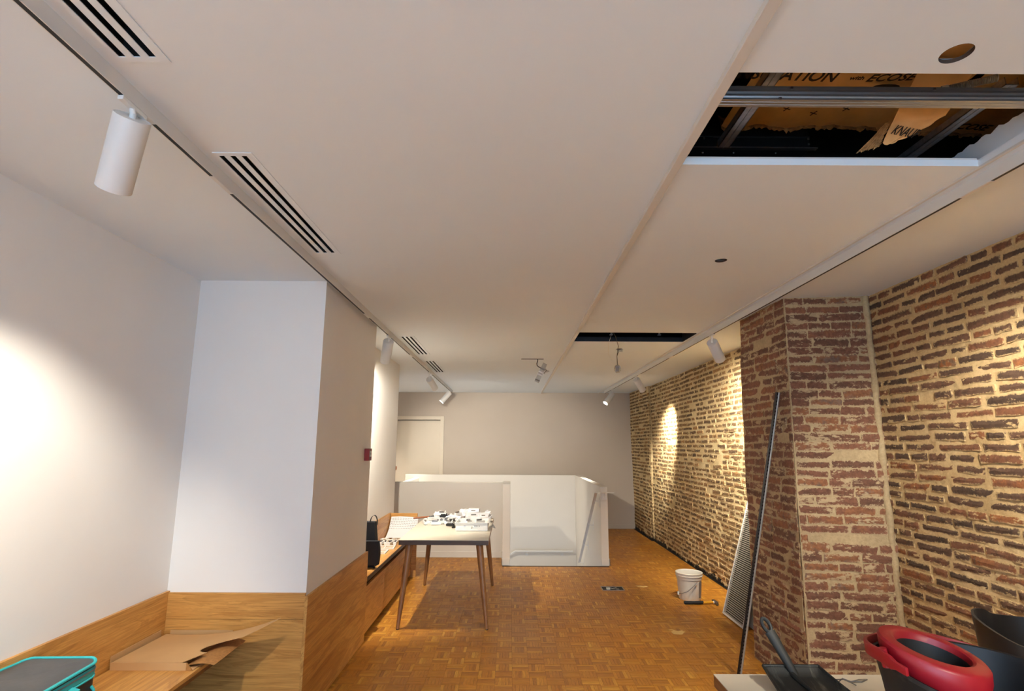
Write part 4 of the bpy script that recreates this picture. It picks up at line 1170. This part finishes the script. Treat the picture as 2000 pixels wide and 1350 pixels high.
A_, B_, C2, D_ = V((-2.012, 3.052, ZS + .038)), V((-1.66, 3.052, ZS + .038)), V((-1.30, 3.37, ZS + .150)), V((-2.0, 3.475, ZS + .034))
def lid(u, v):
    p = (A_ * (1 - u) + B_ * u) * (1 - v) + (D_ * (1 - u) + C2 * u) * v
    # concave free edge and upward curl
    p.x -= 0.075 * u * math.sin(math.pi * v) * (1 - 0.2 * v)
    p.z = ZS + .036 + .122 * (u * v) ** 2.4
    return p
lidm = obj('lid', MB().grid(lid, 100, 100, lambda u, v: ((u - .99) / .19) ** 2 + ((v - .52) / .17) ** 2 < 1), 'cardboard', t, smooth=True, solid=0.003)
obj('inner_fold', MB().grid(lambda u, v: (-1.67 + .16 * u, 3.08 + .34 * v, ZS + .006 + .028 * math.sin(u * 2.6) * (0.6 + .4 * v)), 10, 8), 'cardboard_edge', t, smooth=True, solid=0.002)
tg = tag(obj('cardboard_strip', MB().box(-1.60, -1.555, 3.20, 3.46, ZS, ZS + .005), 'cardboard_edge'), 'narrow cardboard strip lying along the bench edge', 'cardboard')

t = thing('cooler_bag', 'grey cooler bag with turquoise piping on the oak bench', 'cooler bag', (-1.87, 2.36, ZS))
bx0, bx1, by0, by1 = -2.025, -1.715, 2.185, 2.515
def rr_loop(x0, x1, y0, y1, z, r, n=5, f=None):
    out = []
    for (cx_, cy_), a0 in (((x1 - r, y1 - r), 0), ((x0 + r, y1 - r), 90), ((x0 + r, y0 + r), 180), ((x1 - r, y0 + r), 270)):
        for k in range(n + 1):
            a = math.radians(a0 + 90 * k / n)
            x, y = cx_ + r * math.cos(a), cy_ + r * math.sin(a)
            out.append(V((x, y, z + (f(x, y) if f else 0))))
    return out
wav = lambda x, y: 0.010 * math.sin((x + 2.0) * 11) + 0.010 * math.sin((y - 2.1) * 13 + 1.2) - 0.02 * ((x - bx0) / (bx1 - bx0)) * ((by1 - y) / (by1 - by0))
obj('body', MB().loft([rr_loop(bx0 + .012, bx1 - .012, by0 + .012, by1 - .012, ZS + .001, .03), rr_loop(bx0, bx1, by0, by1, ZS + .02, .035), rr_loop(bx0 - .002, bx1 + .002, by0 - .002, by1 + .002, ZS + .10, .035), rr_loop(bx0, bx1, by0, by1, ZS + .195, .035, f=wav)]), 'dark_nylon', t, smooth=True)
obj('zip_band', MB().loft([rr_loop(bx0 - .001, bx1 + .001, by0 - .001, by1 + .001, ZS + .192, .035, f=wav), rr_loop(bx0 - .003, bx1 + .003, by0 - .003, by1 + .003, ZS + .205, .037, f=wav), rr_loop(bx0 - .001, bx1 + .001, by0 - .001, by1 + .001, ZS + .226, .035, f=wav)], False, False), 'teal', t, smooth=True)
obj('zipper', MB().tube([p + V((0, 0, 0)) for p in (lambda l: l + l[:1])(rr_loop(bx0 - .003, bx1 + .003, by0 - .003, by1 + .003, ZS + .214, .037, f=wav))], 0.0032, 6), 'steel_dark', t)
lidl = [rr_loop(bx0 + q, bx1 - q, by0 + q, by1 - q, ZS + .228 + h, max(.004, .035 - q * .2), f=wav) for q, h in ((0, 0), (.004, .010), (.02, .014), (.06, .016), (.11, .014), (.15, .012))]
ld_ = obj('lid', MB().loft(lidl), 'grey_fabric', t, smooth=True)
obj('piping', MB().tube((lambda l: l + l[:1])(rr_loop(bx0 - .001, bx1 + .001, by0 - .001, by1 + .001, ZS + .238, .036, f=wav)), 0.0065, 8), 'teal', ld_, smooth=True)
obj('piping', MB().tube((lambda l: l + l[:1])(rr_loop(bx0 - .001, bx1 + .001, by0 - .001, by1 + .001, ZS + .186, .036, f=wav)), 0.0045, 8), 'teal', t, smooth=True)
obj('shoulder_strap', MB().strip([(bx1 + .004, 2.30, ZS + .19), (bx1 + .012, 2.31, ZS + .15), (bx1 + .020, 2.33, ZS + .11), (bx1 + .010, 2.35, ZS + .06), (bx1 + .006, 2.36, ZS + .02)], (0, .018, 0), (.004, 0, 0)), 'teal', t)
obj('strap_loop', MB().strip([(bx1 + .004, 2.36, ZS + .185), (bx1 + .022, 2.375, ZS + .172), (bx1 + .020, 2.385, ZS + .145), (bx1 + .008, 2.40, ZS + .115)], (0, .014, .003), (.003, 0, 0)), 'teal', t)
obj('buckle', MB().obox((bx1 + .022, 2.345, ZS + .145), (.005, 0, 0), (0, .018, .004), (0, -.003, .014)), 'black_plastic', t, bevel=.003)
obj('side_pocket', MB().loft([rr_loop(bx1 - .01, bx1 + .016, by0 + .21, by1 - .03, ZS + .01, .008), rr_loop(bx1 - .01, bx1 + .020, by0 + .21, by1 - .03, ZS + .07, .010), rr_loop(bx1 - .01, bx1 + .014, by0 + .21, by1 - .03, ZS + .125, .008)]), 'dark_nylon', t, smooth=True)
obj('pocket_piping', MB().tube([(bx1 + .008, by1 - .028, ZS + .012), (bx1 + .016, by1 - .024, ZS + .07), (bx1 + .010, by1 - .028, ZS + .135), (bx1 + .002, by1 - .034, ZS + .15)], .006, 8), 'teal', t, smooth=True)

# ================================================================== THINGS ON THE FLOOR
def bucket():
    c = (1.925, 6.28, 0)
    t = thing('plastic_bucket', 'white plastic bucket with a wire handle on the parquet', 'bucket', c)
    obj('shell', MB().lathe([(0.001, .004), (0.108, .004), (0.112, .0), (0.115, .010), (0.127, .205), (0.133, .208), (0.134, .235), (0.139, .252), (0.142, .268), (0.139, .272), (0.134, .268), (0.126, .225), (0.112, .02), (0.001, .016)], c, 40), 'bucket_white', t, smooth=True)
    obj('rim_band', MB().lathe([(0.1345, .236), (0.141, .238), (0.141, .244), (0.1345, .246)], c, 40), 'bucket_white', t, smooth=True)
    p0, p1 = V(c) + V((-.098, -.10, .228)), V(c) + V((.10, -.096, .228))
    pts = [V(c) + V((.045, -.134, .200)), V(c) + V((.0, -.142, .155)), V(c) + V((-.06, -.138, .105)), V(c) + V((-.12, -.118, .078)), V(c) + V((-.143, -.09, .075))]
    h = obj('handle', MB().tube(pts, .0028, 8), 'steel_dark', t, smooth=True)
    obj('grip', MB().tube([V(c) + V((-.147, -.085, .060)), V(c) + V((-.147, -.080, .092))], .010, 10), 'white_plastic', h)
    lb = MB()
    lb.loft([[V(c) + V(((.1185 + .011 * s) * math.cos(a), (.1185 + .011 * s) * math.sin(a), .03 + .16 * s)) for s in (0, .5, 1)] for a in [math.radians(-58 + 26 * k / 8) for k in range(9)]], False, False, closed=False)
    obj('label', lb, 'ink_grey', t)
bucket()
t = thing('hammer', 'hammer with black grip and yellow shaft lying before the bucket', 'hammer', (1.95, 6.06, 0))
obj('grip', MB().tube([(1.79, 6.05, .019), (1.80, 6.05, .020), (1.90, 6.055, .018), (1.985, 6.06, .019), (1.99, 6.06, .017)], [.012, .017, .0155, .017, .012], 12), 'rubber', t, smooth=True)
obj('shaft', MB().tube([(1.988, 6.06, .018), (2.10, 6.07, .018)], .011, 12), 'yellow', t, smooth=True)
obj('head', MB().obox((2.118, 6.072, .020), (.014, .001, 0), (-.003, .05, 0), (0, 0, .014)).tube([(2.116, 6.02, .02), (2.114, 5.995, .02)], [.012, .014], 12), 'steel_dark', t)
obj('ferrule', MB().tube([(2.096, 6.07, .018), (2.108, 6.071, .018)], .0128, 12), 'white_plastic', t)

t = thing('floor_box', 'open floor socket box with steel frame set in the parquet', 'floor box', (1.17, 6.68, 0))
x0, x1, y0, y1 = 1.045, 1.295, 6.60, 6.765
obj('frame', MB().box(x0, x1, y0, y0 + .008, 0.0002, .004).box(x0, x1, y1 - .008, y1, 0.0002, .004).box(x0, x0 + .008, y0, y1, 0.0002, .004).box(x1 - .008, x1, y0, y1, .0002, .004), 'galv', t)
obj('recess', MB().box(x0 + .008, x1 - .008, y0 + .008, y1 - .008, 0.0002, .0012), 'black', t)
obj('socket_module', MB().box(x0 + .05, x0 + .09, y0 + .03, y0 + .07, .0012, .010), 'white_plastic', t)
obj('socket_module', MB().box(x1 - .09, x1 - .06, y0 + .02, y0 + .06, .0012, .010), 'ink_grey', t)
obj('cable', MB().tube([(x0 + .06, y0 + .12, .003), (x0 + .08, y0 + .09, .012), (x0 + .12, y0 + .06, .006), (x0 + .17, y0 + .09, .008)], .004, 6), 'cable_white', t)

def smear(c, pts, label):
    m = MB()
    n = len(pts)
    m.loft([[V((c[0] + x, c[1] + y, 0.0004)) for x, y in pts], [V((c[0] + x * .95, c[1] + y * .95, 0.003)) for x, y in pts]])
    return tag(obj('putty_patch', m, 'putty'), label, 'putty', 'putty patches on the parquet')
smear((1.53, 6.78, 0), [(-.07, .03), (-.05, -.01), (-.02, -.03), (.0, -.05), (.03, -.03), (.07, -.015), (.05, .02), (.02, .01), (-.01, .03), (-.04, .02)], 'cream putty smear on the parquet between floor box and bucket')
smear((1.47, 5.20, 0), [(-.08, .06), (-.03, .03), (-.06, .0), (-.05, -.06), (.02, -.07), (.05, -.02), (.07, .0), (.05, .03), (.0, .02), (-.03, .07)], 'larger cream putty smear on the parquet before the hammer')

# ---------------- grille panel and board leaning on the bricks
def leaning(x, z):            # lean line of the grille
    return 2.085 + (2.44 - 2.085) * z / 1.20
GY0, GY1, GH = 5.25, 5.73, 1.19
lean_d = V((2.435 - 2.085, 0, 1.16)).normalized()
lean_n = V((-lean_d.z, 0, lean_d.x))
g0 = V((2.085, 0, 0.004))
def gp(y, s, d=0.0):
    p = g0 + lean_d * s + lean_n * d
    return V((p.x, y, p.z))
t = thing('ceiling_grille', 'tall slatted white ceiling grille leaning against the brick wall', 'grille', (2.2, 5.49, 0))
def gbox(ya, yb, sa, sb, da, db):
    return MB().hexa([gp(ya, sa, da), gp(yb, sa, da), gp(yb, sa, db), gp(ya, sa, db)], [gp(ya, sb, da), gp(yb, sb, da), gp(yb, sb, db), gp(ya, sb, db)])
for nm, b in (('frame_stile', gbox(GY0, GY0 + .018, 0, GH, 0, .024)), ('frame_stile', gbox(GY1 - .018, GY1, 0, GH, 0, .024)), ('frame_rail', gbox(GY0 + .018, GY1 - .018, 0, .018, 0, .024)), ('frame_rail', gbox(GY0 + .018, GY1 - .018, GH - .018, GH, 0, .024))):
    obj(nm, b, 'white_metal', t)
obj('backing', gbox(GY0 + .018, GY1 - .018, .018, GH - .018, .0, .003), 'black', t)
nsl = 62
sl0 = gbox(GY0 + .018, GY1 - .018, 0, .0085, .004, .021)
slm = None
for k in range(nsl):
    s = .024 + k * (GH - .048) / nsl
    if slm is None:
        o = obj('slat', gbox(GY0 + .018, GY1 - .018, s, s + .0060, .011, .021), 'slat_grey', t); slm = (o, s)
    else:
        o2 = slm[0].copy(); COL.objects.link(o2); o2.location = slm[0].location + lean_d * (s - slm[1])
t = thing('white_board', 'plain white board leaning behind the slatted grille', 'board', (2.2, 5.2, 0))
bd0 = V((2.17, 0, 0.0))
bdir = V((0.27, 0, 1.0)).normalized()
def bp_(y, s, d):
    p = bd0 + bdir * s + V((-bdir.z, 0, bdir.x)) * d
    return V((p.x, y, p.z + .004))
obj('panel', MB().hexa([bp_(5.02, 0, 0), bp_(5.62, 0, 0), bp_(5.62, 0, .022), bp_(5.02, 0, .022)], [bp_(5.02, .95, 0), bp_(5.62, .95, 0), bp_(5.62, .95, .022), bp_(5.02, .95, .022)]), 'white_metal', t, bevel=.002)
obj('edge_strip', MB().hexa([bp_(5.016, 0, -.002), bp_(5.02, 0, -.002), bp_(5.02, 0, .024), bp_(5.016, 0, .024)], [bp_(5.016, .95, -.002), bp_(5.02, .95, -.002), bp_(5.02, .95, .024), bp_(5.016, .95, .024)]), 'white_metal', t)

# ---------------- steel rail leaning on the pier
t = thing('steel_rail', 'long perforated steel rail leaning against the brick pier', 'metal rail', (1.62, 4.20, 0))
r0, r1 = V((1.615, 4.22, 0.002)), V((1.938, 3.99, 1.985))
rd = (r1 - r0); rl = rd.length; rd.normalize()
rside = V((1, .35, 0)); rside = (rside - rd * rside.dot(rd)).normalized()
rnorm = rd.cross(rside).normalized()
obj('tube', MB().tube([r0, r1], 0.0105, 14), 'rail_steel', t, smooth=True)
ch = obj('perforated_strip', MB().obox((r0 + r1) / 2 - rside * .017, rd * rl / 2, rside * .0055, rnorm * .009), 'duct_black', t)
hol = MB()
for k in range(int(rl / .025)):
    c = r0 + rd * (.02 + k * .025) - rside * .017
    for sg in (1, -1):
        hol.obox(c + rnorm * .0091 * sg, rd * .007, rside * .0028, rnorm * .0004)
obj('perforations', hol, 'steel_dark', ch, kind='stuff')

# ---------------- stair handrails
t = thing('stair_handrail', 'flat white handrail sloping down the stair side wall', 'handrail', (1.17, 8.6, 0))
ra, rb_ = V((1.175, 7.82, .965)), V((1.175, 9.86, -.345))
rdir = (rb_ - ra).normalized(); rup = V((1, 0, 0)).cross(rdir)
obj('sloped_bar', MB().obox((ra + rb_) / 2, rdir * (rb_ - ra).length / 2, (.020, 0, 0), rup * .005), 'trim_metal', t)
obj('top_bar', MB().box(1.155, 1.425, 7.80, 7.84, .963, .971), 'white_metal', t)
for k in (.08, .38, .68, .97):
    p = ra + (rb_ - ra) * k
    if p.y < 7.95: p = ra + (rb_ - ra) * .1
    br = obj('bracket', MB().tube([p + V((0, 0, -.004)), p + V((0, 0, -.03)), p + V((.066, 0, -.035))], .005, 8), 'white_metal', t)
    obj('bracket_plate', MB().box(1.241, 1.245, p.y - .02, p.y + .02, p.z - .10, p.z + .03), 'white_metal', br)
obj('end_plate', MB().box(1.262, 1.338, 7.884, 7.8885, .86, .945), 'white_metal', t, bevel=.001)
obj('end_bracket', MB().tube([(1.30, 7.886, .90), (1.30, 7.83, .90), (1.30, 7.82, .963)], .006, 8), 'white_metal', t)
t = thing('landing_handrail', 'white handrail low on the stairwell back wall', 'handrail', (0.6, 10.85, -0.35))
obj('bar', MB().tube([(-.30, 10.84, -.60), (.10, 10.84, -.345), (1.18, 10.84, -.345)], .018, 10), 'white_metal', t, smooth=True)
for x in (.32, .98):
    br = obj('bracket', MB().tube([(x, 10.84, -.355), (x, 10.845, -.40), (x, 10.895, -.405)], .007, 8), 'white_metal', t)
    obj('bracket_plate', MB().tube([(x, 10.892, -.405), (x, 10.8995, -.405)], .03, 14), 'white_metal', br)

# ================================================================== THINGS ON THE FOREGROUND TABLE
t = thing('dustpan', 'black plastic dustpan with a hanging-hole handle on the white table', 'dustpan', (1.05, 2.15, .75))
# pan axes: front lip towards the viewer, back raised
pc = V((1.055, 2.20, ZT))
def pan(u, v, h=0.0):
    # u -1..1 across, v 0 (front lip) .. 1 (back)
    half = 0.135 - 0.033 * v
    x = pc.x + u * half - 0.02 * v
    y = pc.y - 0.225 + 0.235 * v
    z = ZT + 0.004 + 0.030 * v ** 1.5 + h
    return V((x, y, z))
m = MB().grid(lambda a, b: pan(2 * a - 1, b, max(0.022 * max(0, (abs(2 * a - 1) - .80) / .20) ** 1.5 * (0.15 + .85 * b), .022 * max(0, (b - .88) / .12))), 24, 18)
obj('pan', m, 'dustpan_black', t, smooth=True, solid=0.003)
for sgn in (-1, 1):
    obj('side_lip', MB().tube([pan(sgn, k / 8, 0.001 + .021 * (0.15 + .85 * k / 8)) for k in range(9)], .0045, 8), 'dustpan_black', t, smooth=True)
obj('back_lip', MB().tube([pan(-1 + k / 6, 1, .021) for k in range(13)], .006, 8), 'dustpan_black', t, smooth=True)
obj('centre_rib', MB().tube([pan(-.10 + .16 * (1 - k / 6), k / 6, .006) for k in range(7)], [.003 + .0012 * k for k in range(7)], 8), 'dustpan_black', t, smooth=True)
h0 = pan(-.02, .93, .012); h1 = h0 + V((-.066, .075, .160))
hd = (h1 - h0).normalized(); hs = V((1, 0.2, .3)); hs = (hs - hd * hs.dot(hd)).normalized(); hn = hd.cross(hs)
def hloop(s, w, th):
    c = h0 + (h1 - h0) * s
    return [c + hs * (w * math.cos(a)) + hn * (th * math.sin(a)) for a in [2 * math.pi * k / 14 for k in range(14)]]
hdl = obj('handle', MB().loft([hloop(-.08, .015, .010), hloop(.1, .016, .011), hloop(.5, .0195, .011), hloop(.74, .0215, .010)]), 'dustpan_black', t, smooth=True)
ring = []
ctr = h0 + (h1 - h0) * .86
for k in range(25):
    a = 2 * math.pi * k / 24
    ring.append(ctr + hs * (.0135 * math.cos(a)) + hd * (.024 * math.sin(a)))
obj('hanging_loop', MB().tube(ring, .0072, 8), 'dustpan_black', hdl, smooth=True)
wl_ = MB().tube([(1.20, 2.20, ZT + .004), (1.225, 2.215, ZT + .012), (1.25, 2.205, ZT + .005), (1.285, 2.215, ZT + .008), (1.32, 2.222, ZT + .006)], .002, 6)
wl_.tube([(1.20, 2.225, ZT + .004), (1.22, 2.20, ZT + .014), (1.245, 2.185, ZT + .006), (1.25, 2.175, ZT + .004)], .002, 6)
wl_.tube([(1.25, 2.205, ZT + .005), (1.29, 2.205, ZT + .004), (1.32, 2.222, ZT + .006)], .002, 6)
tag(obj('bent_wire', wl_, 'steel_dark'), 'bent scrap of thin wire on the white table beside the dustpan', 'wire')

# mop bucket with wringer
t = thing('mop_bucket', 'black mop bucket with a red wringer on the white table', 'mop bucket', (1.22, 1.56, .75))
bc = V((1.19, 1.555, 0))
def ell(a, b, zf, n=48, e=2.4, off=(0, 0)):
    out = []
    for k in range(n):
        th = 2 * math.pi * k / n
        c_, s_ = math.cos(th), math.sin(th)
        x = a * math.copysign(abs(c_) ** (2 / e), c_); y = b * math.copysign(abs(s_) ** (2 / e), s_)
        out.append(V((bc.x + x + off[0], bc.y + y + off[1], zf(th) if callable(zf) else zf)))
    return out
def rim_z(th):
    # high at the wringer end and far side, dipping towards the viewer
    c_, s_ = math.cos(th), math.sin(th)
    return 1.055 - 0.10 * max(0, -s_) ** 1.3 * (0.5 + 0.5 * c_) - 0.02 * max(0, c_) - 0.03 * max(0, -s_)
loops = [ell(.150, .110, .7515), ell(.165, .122, .80), ell(.185, .138, .90)]
loops.append(ell(.200, .150, lambda th: .90 + (rim_z(th) - .90) * .6))
loops += [ell(.212, .160, rim_z), ell(.219, .166, lambda th: rim_z(th) + .002), ell(.219, .166, lambda th: rim_z(th) - .008)]
loops2 = [ell(.209, .157, rim_z), ell(.196, .146, lambda th: .90 + (rim_z(th) - .90) * .55), ell(.178, .132, .86), ell(.15, .11, .76)]
obj('tub', MB().loft(loops, True, False).loft(loops2, False, True), 'black_plastic', t, smooth=True)
# wringer
wcx = V((1.108, 1.565, 0))
def wel(a, b, z, tilt=-.19, n=48, dx=0.0):
    return [V((wcx.x + dx + a * math.cos(2 * math.pi * k / n), wcx.y + b * math.sin(2 * math.pi * k / n), z + tilt * (a * math.cos(2 * math.pi * k / n) + dx) + .22 * b * math.sin(2 * math.pi * k / n))) for k in range(n)]
wr_ = obj('wringer', MB().loft([wel(.116, .100, 1.022), wel(.123, .107, 1.050), wel(.124, .107, 1.074), wel(.119, .102, 1.081), wel(.094, .079, 1.085), wel(.087, .072, 1.081), wel(.083, .068, 1.066)], False, False), 'red_plastic', t, smooth=True)
obj('wringer_cone', MB().loft([wel(0.083, 0.068, 1.066), wel(0.069, 0.053, 0.978), wel(0.043, 0.034, 0.908)], False, True), 'black', wr_, smooth=True)
# red grip band round the rim
band = []
for k in range(41):
    th = math.radians(203 - (203 - 24) * k / 40)
    c_, s_ = math.cos(th), math.sin(th)
    e = 2.4
    x = .226 * math.copysign(abs(c_) ** (2 / e), c_); y = .172 * math.copysign(abs(s_) ** (2 / e), s_)
    band.append(V((bc.x + x, bc.y + y, rim_z(th) + .014 - .035 * max(0, c_) - .012 * max(0, s_))))
bl_ = []
for i, p in enumerate(band):
    o_ = V((p.x - bc.x, p.y - bc.y, 0)).normalized()
    hgt = .016 if 2 < i < 38 else .010
    bl_.append([p - o_ * .005 + V((0, 0, -hgt)), p + o_ * .005 + V((0, 0, -hgt)), p + o_ * .007 + V((0, 0, hgt)), p - o_ * .003 + V((0, 0, hgt))])
obj('rim_grip', MB().loft(bl_), 'red_plastic', t, smooth=True, bevel=.002)
obj('grip_post', MB().tube([(bc.x - .212, 1.555, 1.04), (bc.x - .219, 1.555, 1.085)], .010, 10), 'red_plastic', t)
obj('spout_scrape', MB().tube([(bc.x + .185, 1.66, 1.005), (bc.x + .205, 1.64, 1.0), (bc.x + .214, 1.61, .99)], .004, 8), 'white_plastic', t)
obj('wheel', MB().tube([(bc.x - .170, 1.50, .772), (bc.x - .186, 1.50, .772)], .018, 14), 'red_plastic', t, smooth=True)

# black rubble sack behind the table
t = thing('rubble_sack', 'black heavy-duty sack with a ragged open top behind the mop bucket', 'sack', (2.13, 2.36, 0))
def sackl(s, z):
    n = 40; out = []
    for k in range(n):
        th = 2 * math.pi * k / n
        w = 1 + .07 * math.sin(3 * th + 4 * s) + .05 * math.sin(5 * th - 6 * s)
        r = (.21 + .035 * s) * w
        top = (.05 * math.cos(th - 2.5) + .020 * math.sin(3 * th)) * max(0, s - .7) / .3
        out.append(V((2.17 + r * 1.10 * math.cos(th), 2.36 + r * .95 * math.sin(th), z + top)))
    return out
lo_ = [sackl(k / 12, .004 + .86 * k / 12) for k in range(13)]
li_ = [[V(((p.x - 2.17) * .965 + 2.17, (p.y - 2.36) * .965 + 2.36, p.z)) for p in L] for L in reversed(lo_[4:])]
obj('sack_wall', MB().loft(lo_ + li_, True, True), 'bin_plastic', t, smooth=True)
